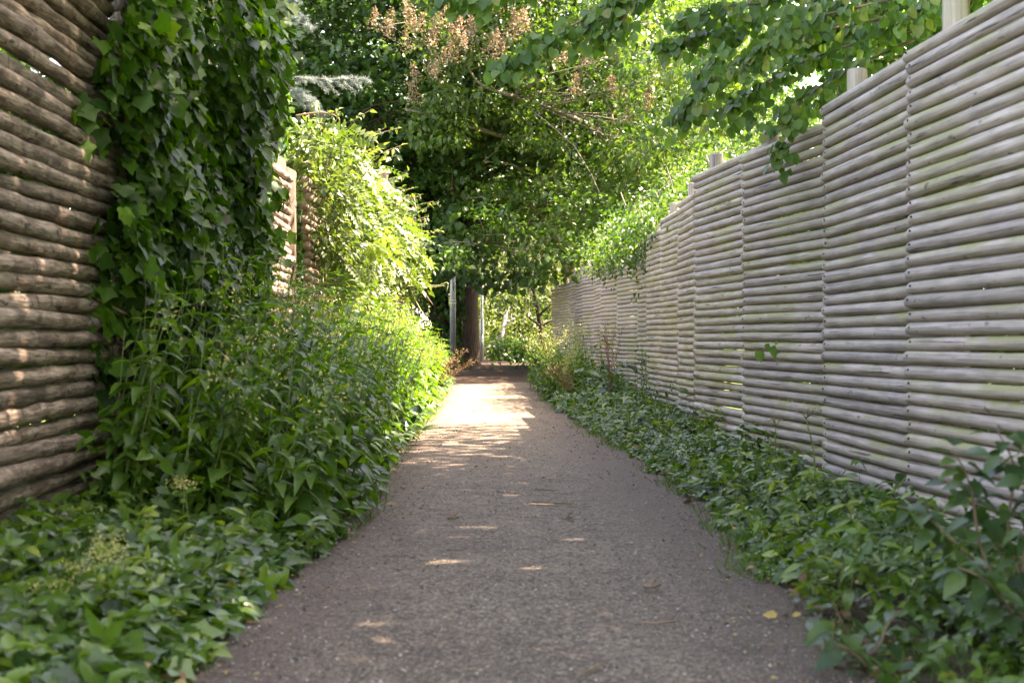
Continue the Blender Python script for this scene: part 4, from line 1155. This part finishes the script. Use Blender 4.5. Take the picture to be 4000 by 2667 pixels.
    spots = [(876, 396, 18.6), (884, 408, 18.6), (870, 410, 18.6), (880, 420, 18.6), (888, 397, 18.6), (872, 385, 18.7), (740, 325, 16.5), (752, 338, 16.6), (735, 345, 16.5), (815, 340, 17.6), (822, 352, 17.6), (830, 338, 17.7), (745, 350, 16.5), (770, 410, 17.5), (800, 500, 18), (820, 480, 18.5), (860, 500, 19.5), (880, 590, 21), (870, 470, 19.8), (900, 470, 19.9), (760, 500, 17), (905, 520, 20.5), (845, 560, 20), (800, 560, 19), (830, 430, 18.6), (884, 620, 21.5), (850, 610, 20.5)]
    for x, y, d in spots:
        q = P(x, y, d - .75)
        D = unit(np.array([[.7 + .4 * rng.normal(), -.6 + .3 * rng.normal(), .5 + .3 * rng.normal()]]))
        Fm = frames(rdir(1), D)[0]
        if x > 865 and y < 430: k = rng.uniform(1.3, 1.7)
        else: k = rng.uniform(1.0, 1.4)
        inst("rose", metas[rng.integers(3)], t, q, Fm * k)
climber()

# ------------------------------------------------------------------ nettles
def edge_left(y): return np.interp(y, [3, 6, 7.5, 11, 17, 27, 32], [-.86, -.82, -.64, -.76, -.69, -.68, -.9])
def edge_right(y): return np.interp(y, [3, 4.4, 7.66, 11.7, 17.7, 27, 32], [1.0, 1.04, 1.24, 1.17, .93, .80, .9])

def nettle_leaves(h, nodes, lean, size):
    """leaf frames up one stem: pairs, each turned against the last"""
    out = []
    for k in range(nodes):
        u = .22 + .78 * k / (nodes - 1); p = np.array([lean[0] * u * u, lean[1] * u * u, h * u])
        a0 = (k % 2) * 1.57 + rng.normal() * .25
        s = size * (1.0 - .62 * max(0, u - .55) / .45) * rng.uniform(.85, 1.15)
        for sg in (0, math.pi):
            a = a0 + sg; drop = .08 - .35 * (1 - u) + rng.normal() * .2 + (.55 if u > .93 else 0)
            out.append((p, np.array([math.cos(a), math.sin(a), drop]), np.array([math.cos(a) * .35 + rng.normal() * .15, math.sin(a) * .35 + rng.normal() * .15, 1.0]), s))
    return out

def nettles():
    lm = [Geo().add(TOOTHED[0] * [w, 1, 1], TOOTHED[1]).mesh("nettle_leaf", M['nettle1']) for w in (1, .88, 1.1)]
    stem_me = Geo().add(*tube([(0, 0, 0), (.002, 0, .33), (-.002, 0, .66), (0, 0, 1)], [.0045, .004, .003, .0015], 5)).mesh("nettle_stem", M['stem'], True)
    hero = [(-1.72, 6.45, 1.0), (-1.55, 6.35, .82), (-1.35, 6.3, .72), (-1.2, 6.4, .7), (-1.05, 6.6, .62), (-.95, 6.95, .66), (-.86, 7.3, .6), (-1.62, 6.75, 1.12), (-1.4, 6.7, 1.02), (-1.2, 6.9, .95), (-1.05, 7.2, .9), (-.9, 7.7, .8), (-.8, 8.2, .78), (-1.75, 7.1, 1.25), (-1.5, 7.2, 1.2),
            (-1.3, 7.4, 1.12), (-1.1, 7.8, 1.05), (-.95, 8.4, .95), (-.84, 9.0, .88), (-1.7, 7.7, 1.25), (-1.45, 7.9, 1.25), (-1.25, 8.2, 1.15), (-1.0, 8.9, 1.05), (-.86, 9.7, .95), (-1.6, 8.4, 1.3), (-1.35, 8.8, 1.25), (-1.1, 9.4, 1.15), (-.9, 10.4, 1.0), (-1.5, 9.2, 1.3), (-1.2, 10.0, 1.2), (-.98, 11.0, 1.1), (-1.35, 10.4, 1.3), (-1.1, 11.4, 1.2), (-.86, 12, 1.0)]
    for (x, y, h) in hero:
        b = np.array([x, y, float(gz(x, y))]); h *= rng.uniform(.92, 1.15)
        near = "front" if y < 7.35 else ("middle" if y < 9 else "far part")
        t = thing("nettle_plant", "tall stinging nettle with toothed drooping leaves in the %s of the left bed" % near, "nettle", b, "stinging nettles in the %s of the left bed" % near)
        lean = np.array([.12 + .12 * rng.random(), -.05 - .1 * rng.random()])
        S = np.array([[1, 0, lean[0] * .8], [0, 1, lean[1] * .8], [0, 0, h]])
        st = bpy.data.objects.new("stem", stem_me); COL.objects.link(st); st.parent = t
        m = Matrix.Identity(4)
        for i in range(3):
            for j in range(3): m[i][j] = float(S[i][j])
        st.matrix_basis = m
        for p, D, N0, s in nettle_leaves(h, 8 if h < .9 else 10, lean, rng.uniform(.135, .185)):
            if p[2] < .15: continue
            inst("leaf", lm[rng.integers(3)], t, b + p, frames(D[None], N0[None], [s])[0])
    lg = Geo(); sg = Geo(); fl = Geo()
    n = 560; k = 0; LP = []; 
    while k < n:
        y = 6.25 + 19.5 * rng.random() ** 1.25; x0 = -1.78; x1 = float(edge_left(y)) - .08
        x = x0 + (x1 - x0) * rng.random() ** .9
        k += 1
        u = (x - x0) / (x1 - x0)
        h = (1.42 - .62 * u ** 2) * np.interp(y, [6, 6.8, 8, 16, 20, 26], [.62, .88, 1, 1.0, .98, .85]) * rng.uniform(.75, 1.08)
        b = np.array([x, y, float(gz(x, y))]); lean = np.array([.1 + .15 * rng.random(), -.05 + .1 * rng.normal()])
        uu = np.linspace(0, 1, 5)[:, None]
        sg.add(*tube(b + np.hstack([lean[None] * uu * uu, h * uu]), np.linspace(.0045, .0015, 5), 4, False))
        LP += [(b + p, D, N0, s) for p, D, N0, s in nettle_leaves(h, 9, lean, rng.uniform(.115, .165))]
        if rng.random() < .28:
            m = 26; q = b + [lean[0] * .8, lean[1] * .8, h * .93]
            fl.scatter(SMALL, frames(rdir(m) - [0, 0, .5], rdir(m), rng.uniform(.012, .028, m)), q + rng.normal(size=(m, 3)) * [.05, .05, .05] - [0, 0, .03], rng.random(m) * .5 + .4)
    A = [np.array([l[i] for l in LP]) for i in range(4)]
    c = len(LP); tint = np.clip(rng.random(c) * .8 + .15 * rng.random(c), 0, 1)
    lg.scatter(NETTLE, frames(A[1], A[2], A[3]), A[0], tint)
    # low filler
    m = 5200; y = 6.1 + 20 * rng.random(m) ** 1.3; x1 = edge_left(y); u = rng.random(m); x = -1.8 + (x1 + .05 + 1.8) * u
    z = gz(x, y) + .04 + (.55 - .42 * u) * rng.random(m)
    lg.scatter(OVATE, frames(rdir(m) * [1, 1, .3] + [.3, -.2, -.25], rng.normal(size=(m, 3)) * .4 + [.2, -.3, 1], rng.uniform(.06, .12, m)), np.stack([x, y, z], 1), rng.random(m) * .75)
    o = lg.build("nettle_bed", M['nettle'], loc=(-1.3, 10, 0)); tag(o, "dense bed of stinging nettles along the foot of the left fence", "nettles", None, 'stuff')
    o = sg.build("nettle_stalks", M['stem'], loc=(-1.3, 10, 0)); tag(o, "upright green stalks inside the left nettle bed", "stalks", None, 'stuff')
    o = fl.build("nettle_blossom", M['cream'], loc=(-1.3, 10, 0)); tag(o, "pale green nettle tassels at the stalk tops on the left", "blossom", None, 'stuff')
nettles()

# ------------------------------------------------------------------ low ground cover
def ground_cover():
    g = Geo()
    n = 9000; y = 3.2 + 3.6 * rng.random(n); x0 = np.full(n, -2.05); x1 = edge_left(y) + .06 * wob(y * 5, y * 3)
    u = rng.random(n); x = x0 + (x1 - x0) * u
    hmax = (.05 + .10 * (1 - u ** 3) * (.75 + .35 * wob(x * 4, y * 4))) * sstep(1.02, .85, u + .0) + .04
    z = gz(x, y) + .02 + hmax * rng.random(n) ** .6
    D = rdir(n) * [1, 1, .35] + np.stack([.35 * np.ones(n), -.25 * np.ones(n), -.2 * np.ones(n)], 1)
    N0 = rng.normal(size=(n, 3)) * .38 + [.15, -.25, 1]
    t = rng.random(n) * .8 + .2 * (wob(x * 2, y * 2) > .3) * rng.random(n)
    s = rng.uniform(.045, .098, n); k = rng.random(n)
    pos = np.stack([x, y, z], 1)
    k = np.clip(.5 + .33 * wob(x * 2.4, y * 2.1, .7) + .24 * rng.normal(size=n), 0, 1)
    for lo, hi, tpl, f in ((0, .45, IVY, 1), (.45, .8, TREFOIL, 1.45), (.8, 1.01, OVATE, 1.2)):
        t = np.where((k >= .45) & (k < .8) & (lo == .45), t * .65 + .33, t) if lo == .45 else t
        q = (k >= lo) & (k < hi); g.scatter(tpl, frames(D[q], N0[q], s[q] * f), pos[q], t[q])
    o = g.build("ground_ivy", M['ground'], loc=(-1.5, 5, 0)); tag(o, "low dark ivy and ground elder carpet in the near left corner", "ground cover", None, 'stuff')
    # right verge
    g = Geo()
    n = 17000; y = 3.3 + 25 * rng.random(n) ** 1.7; x0 = edge_right(y) + .09 * wob(y * 2.2, y * 1.1, 2) + .03; x1 = np.full(n, 2.0)
    bare = (y < 5.4) & (rng.random(n) < .88)
    u = rng.random(n); x = x0 + (x1 - x0) * u
    keep = ~(bare & (x < 1.42)); 
    hm = (.04 + .10 * sstep(0, .35, u) * (.8 + .5 * wob(x * 3.5, y * 2.5)) * (1 - .45 * sstep(.7, 1, u))) * np.interp(y, [3, 6, 12, 16, 20, 28], [.8, 1, 1.1, 1.8, 2.6, 3.4])
    z = gz(x, y) + .015 + hm * rng.random(n) ** .65
    D = rdir(n) * [1, 1, .35] + [-.35, -.25, -.15]
    N0 = rng.normal(size=(n, 3)) * .38 + [-.15, -.25, 1]
    s = rng.uniform(.032, .08, n) * np.interp(y, [3, 8, 20], [.9, 1, 1.15]); t = rng.random(n) * .8 + .2 * rng.random(n) * (wob(x * 2 + 1, y * 1.3) > .1)
    pos = np.stack([x, y, z], 1); k = np.clip(.5 + .33 * wob(x * 2.6, y * 1.7, 1.9) + .24 * rng.normal(size=n), 0, 1); t = np.where(k < .45, t * .65 + .33, t * .85)
    for lo, hi, tpl, f in ((0, .45, TREFOIL, 1.4), (.45, .8, OVATE, 1.05), (.8, 1.01, IVY, 1)):
        q = (k >= lo) & (k < hi) & keep; g.scatter(tpl, frames(D[q], N0[q], s[q] * f), pos[q], t[q])
    o = g.build("verge_plants", M['ground'], loc=(1.5, 8, 0)); tag(o, "low leafy weeds along the foot of the right fence", "ground cover", None, 'stuff')
    # grass fringe
    g = Geo(); n = 9000; y = 3.3 + 22 * rng.random(n) ** 1.5; x = edge_right(y) + .09 * wob(y * 2.2, y * 1.1, 2) + rng.normal(size=n) * .07 + .05 + .5 * (y < 5) * rng.random(n)
    keep = wob(y * 1.4, x * 2, 1.7) > -.05; x, y = x[keep], y[keep]; n = len(x)
    D = rng.normal(size=(n, 3)) * .5 + [-.1, 0, 1]
    g.scatter(BLADE, frames(D, rdir(n), rng.uniform(.025, .09, n)) * np.array([1.6, 1, 1]), np.stack([x, y, gz(x, y) + .003], 1), rng.random(n))
    n = 1500; y = 6 + 18 * rng.random(n); x = edge_left(y) + rng.normal(size=n) * .06 - .03
    D = rng.normal(size=(n, 3)) * .5 + [.2, 0, 1]
    g.scatter(BLADE, frames(D, rdir(n), rng.uniform(.05, .12, n)) * np.array([1.6, 1, 1]), np.stack([x, y, gz(x, y) + .003], 1), rng.random(n))
    o = g.build("grass", M['grass'], loc=(1.2, 8, 0)); tag(o, "thin grass fringing the edges of the path", "grass", None, 'stuff')
    # woodland weeds round the trunk
    g = Geo(); n = 1300; y = rng.uniform(33.5, 41, n); x = np.where(rng.random(n) < .5, rng.uniform(-2.6, -.4, n), rng.uniform(.1, 2.6, n)); keep = rng.random(n) < np.where(np.abs(x) < .6, .3, 1)
    x, y = x[keep], y[keep]; n = len(x); z = gz(x, y) + .4 * rng.random(n) ** 1.6
    g.scatter(OVATE, frames(rdir(n), rng.normal(size=(n, 3)) * .5 + [0, 0, 1], rng.uniform(.08, .16, n)), np.stack([x, y, z], 1), rng.random(n) * .6)
    o = g.build("woodland_weeds", M['ground'], loc=(0, 37, 0)); tag(o, "shaded weeds round the foot of the oak", "ground cover", None, 'stuff')
ground_cover()

def low_sprigs():
    g = Geo(); st = Geo()
    for side, cnt in ((1, 330), (-1, 150)):
        for k in range(cnt):
            if side > 0:
                y = 4.6 + 15 * rng.random() ** 1.5; x = rng.uniform(float(edge_right(y)) + .05, 1.9)
            else:
                y = 3.6 + 2.9 * rng.random(); x = rng.uniform(-1.9, float(edge_left(y)) - .05)
            h = rng.uniform(.12, .34) * (1 if side > 0 else .8); b = np.array([x, y, float(gz(x, y))]); ln = rng.normal(size=2) * .08
            pts = spline([b, b + [ln[0] * .4, ln[1] * .4, h * .6], b + [ln[0], ln[1], h]], 6)
            st.add(*tube(pts, np.linspace(.0028, .001, 6), 3, False))
            m = rng.integers(7, 14); i = rng.integers(1, 6, m)
            tpl, s0 = ((LANCE, .10), (OVATE, .07), (NETTLE, .08), (TREFOIL, .085))[rng.integers(4)]
            D = rdir(m) * [1, 1, .4] + [0, 0, .15]; hue = .35 + .6 * rng.random()
            g.scatter(tpl, frames(D, rng.normal(size=(m, 3)) * .3 + [0, -.2, 1], s0 * rng.uniform(.5, 1.15, m)), pts[i], np.clip(hue + .15 * rng.normal(size=m), 0, 1))
    o = g.build("mixed_weeds", M['ground'], loc=(0, 8, 0)); tag(o, "mixed small weeds standing up through the low ground cover", "weeds", None, 'stuff')
    o = st.build("weed_stalks", M['stem'], loc=(0, 8, 0)); tag(o, "thin stalks of the mixed small weeds", "stalks", None, 'stuff')
    # withered leaves caught among the plants at both edges
    n = 420; y = 3.6 + 12 * rng.random(n) ** 1.4; sd = rng.random(n) < .45
    x = np.where(sd, edge_left(y) - .25 + .3 * rng.random(n), edge_right(y) - .1 + .4 * rng.random(n))
    z = gz(x, y) + .02 + .10 * rng.random(n) ** 2
    o = Geo().scatter(OVATE, frames(rdir(n) * [1, 1, .3], rng.normal(size=(n, 3)) * .5 + [0, 0, 1], rng.uniform(.025, .06, n)), np.stack([x, y, z], 1), .3 + .7 * rng.random(n)).build("withered_leaves", M['dry'], loc=(0, 8, 0))
    tag(o, "withered brown and yellow leaves caught along both verges", "leaves", None, 'stuff')
low_sprigs()

# ------------------------------------------------------------------ single plants
def tall_verge_nettles():
    lm = Geo().add(*NETTLE).mesh("nettle_leaf", M['nettle1'])
    lab = "pale tall nettle clump at the far right edge of the path"
    for (x, y, h) in [(.95, 20.4, .8), (1.05, 21.2, .95), (1.2, 20.6, .9), (1.0, 22.4, .9), (1.25, 22, 1.0), (1.4, 21.2, .95), (1.15, 23.4, .95), (1.4, 23, 1.05), (.92, 24, .8), (1.6, 22.2, .95), (1.1, 19.6, .6), (1.35, 19.8, .65)]:
        b = np.array([x, y, float(gz(x, y))])
        t = thing("nettle_plant", lab, "nettle", b, "tall nettles at the far right edge")
        g = Geo(); fl = Geo(); L = []
        for j in range(6):
            o = rng.normal(size=2) * .12; hh = h * rng.uniform(.75, 1.1); lean = rng.normal(size=2) * .12 + [-.08, 0]
            bb = b + [o[0], o[1], 0]
            uu = np.linspace(0, 1, 5)[:, None]
            g.add(*tube(bb + np.hstack([lean[None] * uu * uu, hh * uu]), np.linspace(.006, .002, 5), 4))
            L += [(bb + p, D, N0, s) for p, D, N0, s in nettle_leaves(hh, 9, lean, .12)]
            m = 22; q = bb + [lean[0], lean[1], hh]
            fl.scatter(SMALL, frames(rdir(m), rdir(m), rng.uniform(.015, .04, m)), q + rng.normal(size=(m, 3)) * [.03, .03, .06], rng.random(m) * .5 + .3)
        g.build("stem", M['stem'], t, True)
        A = [np.array([l[i] for l in L]) for i in range(4)]
        o = Geo().scatter(NETTLE, frames(A[1], A[2], A[3]), A[0], rng.random(len(L))).build("foliage", M['nettle'], t); o['kind'] = 'stuff'
        o = fl.build("blossom", M['cream'], t); o['kind'] = 'stuff'
tall_verge_nettles()

def dock(x, y, h, label, spread=.16, tilt=(0, 0), stalks=5, mat='dock'):
    b = np.array([x, y, float(gz(x, y))])
    t = thing("dock_plant", label, "dock", b)
    sg = Geo()
    for j in range(stalks):
        hh = h * rng.uniform(.75, 1.05); e = b + [tilt[0] + rng.normal() * spread, tilt[1] + rng.normal() * spread, hh]
        pts = spline([b, b + (e - b) * [.3, .3, .5], e], 14)
        Geo().add(*tube(pts, np.linspace(.006, .002, 14), 5)).build("stem", M['rstem'], t, True)
        m = 130; i = rng.integers(4, 14, m)
        p = pts[i] + rng.normal(size=(m, 3)) * .022
        sg.scatter(SMALL, frames(rdir(m), rdir(m), rng.uniform(.012, .028, m)), p, rng.random(m))
        for _ in range(4):
            k = rng.integers(6, 12); a = rng.uniform(0, 6.28); q = pts[k]; ee = q + [math.cos(a) * .08, math.sin(a) * .08, .14]
            m = 26; u = rng.random((m, 1)); sg.scatter(SMALL, frames(rdir(m), rdir(m), rng.uniform(.012, .022, m)), q + (ee - q) * u + rng.normal(size=(m, 3)) * .008, rng.random(m))
    o = sg.build("seed_spike", M[mat], t); o['kind'] = 'stuff'
    lf = Geo().add(*leaf_profile([(0, .05), (.2, .16), (.55, .17), (.85, .09), (1, 0)], .35, .4)).mesh("dock_leaf", M['shrub1'])
    for j in range(7):
        a = rng.uniform(0, 6.28); inst("leaf", lf, t, b + [0, 0, .05 + .3 * rng.random() * h], frames(np.array([[math.cos(a), math.sin(a), .5 * rng.random()]]), np.array([[0, 0, 1.0]]), [rng.uniform(.2, .32)])[0])
dock(1.58, 18.2, 1.15, "tall brown dock gone to seed against the sunlit stretch of right fence", .08)
dock(1.18, 19.2, .62, "rusty low dock leaning towards the path among the far right nettles", .16, (-.25, -.1), 5)
dock(-.78, 21.5, .72, "rust red dock spilling over the left edge beyond the nettles", .2, (.22, -.2), 7)
dock(-.92, 20.2, .85, "reddish dock leaning out under the climber on the left", .2, (.15, -.2), 5)

def wispy(x, y, h, label, name="wall_lettuce", cat="weed", n=5):
    b = np.array([x, y, float(gz(x, y))]); t = thing(name, label, cat, b)
    lf = Geo()
    for j in range(n):
        e = b + [rng.normal() * .12, rng.normal() * .12, h * rng.uniform(.7, 1)]
        pts = spline([b + [rng.normal() * .04, 0, 0], b + (e - b) * .5 + [rng.normal() * .03, 0, 0], e], 10)
        Geo().add(*tube(pts, np.linspace(.004, .0012, 10), 4)).build("stem", M['stem'], t, True)
        m = 22; i = rng.integers(2, 10, m)
        lf.scatter(LANCE, frames(rdir(m) + [0, 0, .4], rdir(m), rng.uniform(.02, .06, m)), pts[i] + rng.normal(size=(m, 3)) * .012, rng.random(m))
    o = lf.build("foliage", M['shrub'], t); o['kind'] = 'stuff'
wispy(1.72, 15.6, .85, "wispy tall weed in front of the right fence where it turns grey", n=7)
wispy(1.66, 16.6, .7, "thin branching weed beside the tall brown dock")
wispy(1.62, 13.2, .55, "small feathery weed before the middle of the right fence")
def umbel(x, y, h, label, lean=0.0):
    b = np.array([x, y, float(gz(x, y))]); t = thing("hogweed", label, "weed", b)
    top = b + [lean, 0, h]
    Geo().add(*tube(spline([b, b + [lean * .3, 0, h * .6], top], 8), np.linspace(.006, .003, 8), 6)).build("stem", M['stem'], t, True)
    g = Geo(); fl = Geo()
    for j in range(11):
        a = rng.uniform(0, 6.28); r = .065 * math.sqrt(rng.random()); e = top + [math.cos(a) * r, math.sin(a) * r, .04]
        g.add(*tube([top, e], [.0015, .001], 3))
        m = 12; fl.scatter(SMALL, frames(rdir(m), rdir(m), rng.uniform(.006, .012, m)), e + rng.normal(size=(m, 3)) * .008, rng.random(m))
    g.build("ray", M['stem'], t); o = fl.build("seed", M['seed'] if h < .5 else M['shrub'], t); o['kind'] = 'stuff'
    return t
umbel(1.75, 7.55, .48, "dry hogweed head leaning against the right fence, nearer of two", -.06)
umbel(1.68, 8.3, .4, "dry hogweed head standing before the right fence, farther of two")

def elder_flowers():
    for (px, py, d, lab) in [(243, 1262, 4.6, "creamy yellow flower head standing tallest in the near left ground cover"), (180, 1300, 4.5, "small cream flower head left of the tallest one in the near left corner"), (118, 1345, 4.3, "pale drooping flower head nearest the left picture edge"), (420, 1110, 6.0, "pale green umbel in front of the near nettles")]:
        top = P(px, py, d); b = np.array([top[0] + .02, d, float(gz(top[0], d))])
        t = thing("flowering_weed", lab, "weed", b)
        Geo().add(*tube(spline([b, (b + top) / 2 + [.015, 0, 0], top], 8), np.linspace(.004, .002, 8), 5)).build("stem", M['stem'], t, True)
        fl = Geo(); m = 420 if px == 243 else 170
        fl.scatter(SMALL, frames(rdir(m), rdir(m), rng.uniform(.006, .015, m)), top + rng.normal(size=(m, 3)) * [.034, .034, .03 if px == 243 else .014], rng.random(m))
        o = fl.build("flower_head", M['cream'], t); o['kind'] = 'stuff'
elder_flowers()

def leafy_shrub(base, stems, label, name, size, cat, per=16, mat='shrub1', tpl=None, spread=.09, stemr=.006):
    """stems with separate leaves"""
    b = np.array(base, float); b[2] = float(gz(b[0], b[1]))
    t = thing(name, label, cat, b)
    tpl = tpl or leaf_profile([(0, 0), (.15, .2), (.4, .29), (.7, .2), (1, 0)], .3, .35)
    metas = [Geo().add(tpl[0] * [w, 1, 1], tpl[1]).mesh("broad_leaf", M[mat]) for w in (1, .85, 1.15)]
    for cps in stems:
        pts = spline([b + rng.normal(size=3) * [.03, .03, 0]] + list(cps), 20)
        Geo().add(*tube(pts, np.linspace(stemr, .002, 20), 6)).build("stem", M['bstem'], t, True)
        for j in range(per):
            u = .25 + .75 * j / (per - 1); i = min(19, int(u * 19.5)); a = j * 2.4 + rng.normal() * .3
            D = np.array([math.cos(a), math.sin(a) * .9 - .2, -.25 + rng.normal() * .25 + (.5 if j >= per - 2 else 0)])
            N0 = np.array([rng.normal() * .3, -.35 + rng.normal() * .3, 1.0])
            inst("leaf", metas[rng.integers(3)], t, pts[i] + D * .02, frames(D[None], N0[None], [size * rng.uniform(.7, 1.15)])[0])
leafy_shrub((1.62, 4.15, 0), [[P(2270, 1300, 4.1), P(2230, 1120, 4.0), P(2190, 1030, 3.95)], [P(2320, 1250, 4.15), P(2330, 1080, 4.1), P(2290, 985, 4.05)], [P(2300, 1350, 4.2), P(2200, 1250, 4.2), P(2120, 1180, 4.25), P(2060, 1160, 4.3)], [P(2350, 1300, 4.0), P(2370, 1150, 3.9), P(2350, 1020, 3.9)], [P(2320, 1400, 3.9), P(2260, 1330, 3.8), P(2200, 1300, 3.8)], [P(2400, 1350, 4.1), P(2420, 1150, 4.1), P(2380, 980, 4.1)], [P(2310, 1300, 4.3), P(2250, 1180, 4.4), P(2170, 1100, 4.45)]],
            "leafy dark shrub rising in the near right corner before the fence", "leafy_shrub", .084, "shrub", 25)
leafy_shrub((1.06, 4.12, 0), [[P(1960, 1480, 4.1), P(1930, 1420, 4.05), P(1915, 1385, 4.0)], [P(2010, 1490, 4.1), P(2040, 1430, 4.1), P(2070, 1400, 4.1)], [P(1990, 1530, 4.0), P(1950, 1490, 3.95), P(1900, 1470, 3.9)]],
            "small broad leaved plant at the path edge in the near right corner", "broadleaf_weed", .1, "weed", 8)
leafy_shrub((1.5, 12.3, 0), [[P(1530, 960, 12.2), P(1550, 930, 12.1), P(1585, 905, 12.0)], [P(1560, 990, 12.2), P(1590, 960, 12.1), P(1610, 955, 12)], [P(1510, 990, 12), P(1480, 960, 11.9), P(1450, 965, 11.8)]],
            "dark leaved bramble shoot arching before the middle of the right fence", "bramble_shoot", .085, "bramble", 10)
leafy_shrub((1.55, 7.0, 0), [[P(1990, 1170, 6.9), P(2020, 1120, 6.8), P(2050, 1110, 6.7)], [P(1960, 1190, 6.9), P(1940, 1150, 6.8), P(1950, 1120, 6.8)]], "dark bramble shoot at the foot of the near right fence", "bramble_shoot", .07, "bramble", 9)
leafy_shrub((1.5, 17.2, 0), [[P(1400, 890, 17.2), P(1380, 850, 17.2), P(1370, 800, 17.2)], [P(1410, 870, 17.2), P(1430, 840, 17), P(1445, 835, 17)], [P(1400, 890, 17.2), P(1360, 860, 17), P(1330, 850, 17)]], "broad pale leaved weed beside the tall brown dock", "broadleaf_weed", .17, "weed", 8)
leafy_shrub((-.86, 13.0, 0), [[P(950, 960, 12.8), P(970, 940, 12.7)], [P(920, 960, 12.9), P(940, 930, 12.8)], [P(930, 1000, 12.6), P(975, 990, 12.5)], [P(900, 1000, 12.8), P(890, 950, 12.8)]], "bright green rosette of leaves at the left path edge before the sun patch", "broadleaf_weed", .16, "weed", 7)
# vine poking through the fence
def sprig():
    b = P(1742, 815, 10.25)
    t = thing("vine_sprig", "short leafy vine poking out through the poles of the right fence", "vine", b)
    pts = spline([P(1742, 815, 10.35), P(1770, 797, 10.15), P(1800, 800, 10.1), P(1838, 820, 9.95)], 10)
    Geo().add(*tube(pts, .003, 5)).build("stem", M['rstem'], t, True)
    me = Geo().add(*HEART).mesh("heart_leaf", M['kat1'])
    for (x, y, s) in [(1745, 812, .08), (1762, 795, .05), (1783, 800, .1), (1790, 788, .07), (1836, 818, .09), (1830, 830, .07)]:
        inst("leaf", me, t, P(x, y - 6, 10.05), frames(np.array([[rng.normal() * .25, -.1, -1.0]]), np.array([[-.6 + rng.normal() * .3, -.8, .2]]), [s])[0])
sprig()

# ------------------------------------------------------------------ twigs lying on the path
def twig(cps, r, label, side=None):
    pts = []
    for (x, y) in cps:
        d = CAM_H * 3267 / (y - 775); pts.append([(x - 1120) / 3267 * d, d, float(gz(0, d)) + .010 + r])
    t = thing("twig", label, "twig", pts[0])
    p = spline(pts, 9); p[:, 2] += rng.random(9) * r * .5
    Geo().add(*tube(p, r * .72 * np.interp(np.linspace(0, 1, 9), [0, .1, .8, 1], [.6, 1, .9, .5]), 6, True, .12)).build("stick", M['bstem'], t, True)
    if side:
        q = p[3]; Geo().add(*tube([q, q + [.02, .015, .02], q + [.035, .03, .028]], [r * .8, r * .6, r * .3], 5)).build("stub", M['bstem'], t, True)
twig([(1220, 1160), (1270, 1162), (1320, 1163)], .009, "brown broken stick lying across the middle of the path", True)
twig([(1228, 1131), (1250, 1130), (1282, 1132)], .007, "short dark twig just beyond the broken brown stick")
twig([(1140, 1134), (1160, 1135)], .006, "tiny twig left of the short dark twig")
twig([(1330, 1560), (1362, 1548), (1392, 1532)], .006, "slanting dark twig near the bottom edge of the picture")
twig([(1465, 1440), (1500, 1442), (1560, 1436)], .007, "dark twig on bare earth at the right of the near path")
twig([(1028, 1197), (1042, 1199), (1054, 1196)], .011, "dark lump of bark left of the middle of the path", True)
twig([(1028, 1268), (1050, 1270), (1072, 1266)], .005, "thin twig on the left half of the near path")
twig([(1290, 1197), (1303, 1198), (1314, 1195)], .009, "small dark knot of wood right of the sun flecks", True)
twig([(1870, 1415), (1880, 1440), (1866, 1470), (1885, 1500)], .006, "pale crooked root at the path edge beside the broad leaved plant")
twig([(1475, 1357), (1495, 1360), (1515, 1356)], .012, "dark clod of wood on the right half of the near path", True)
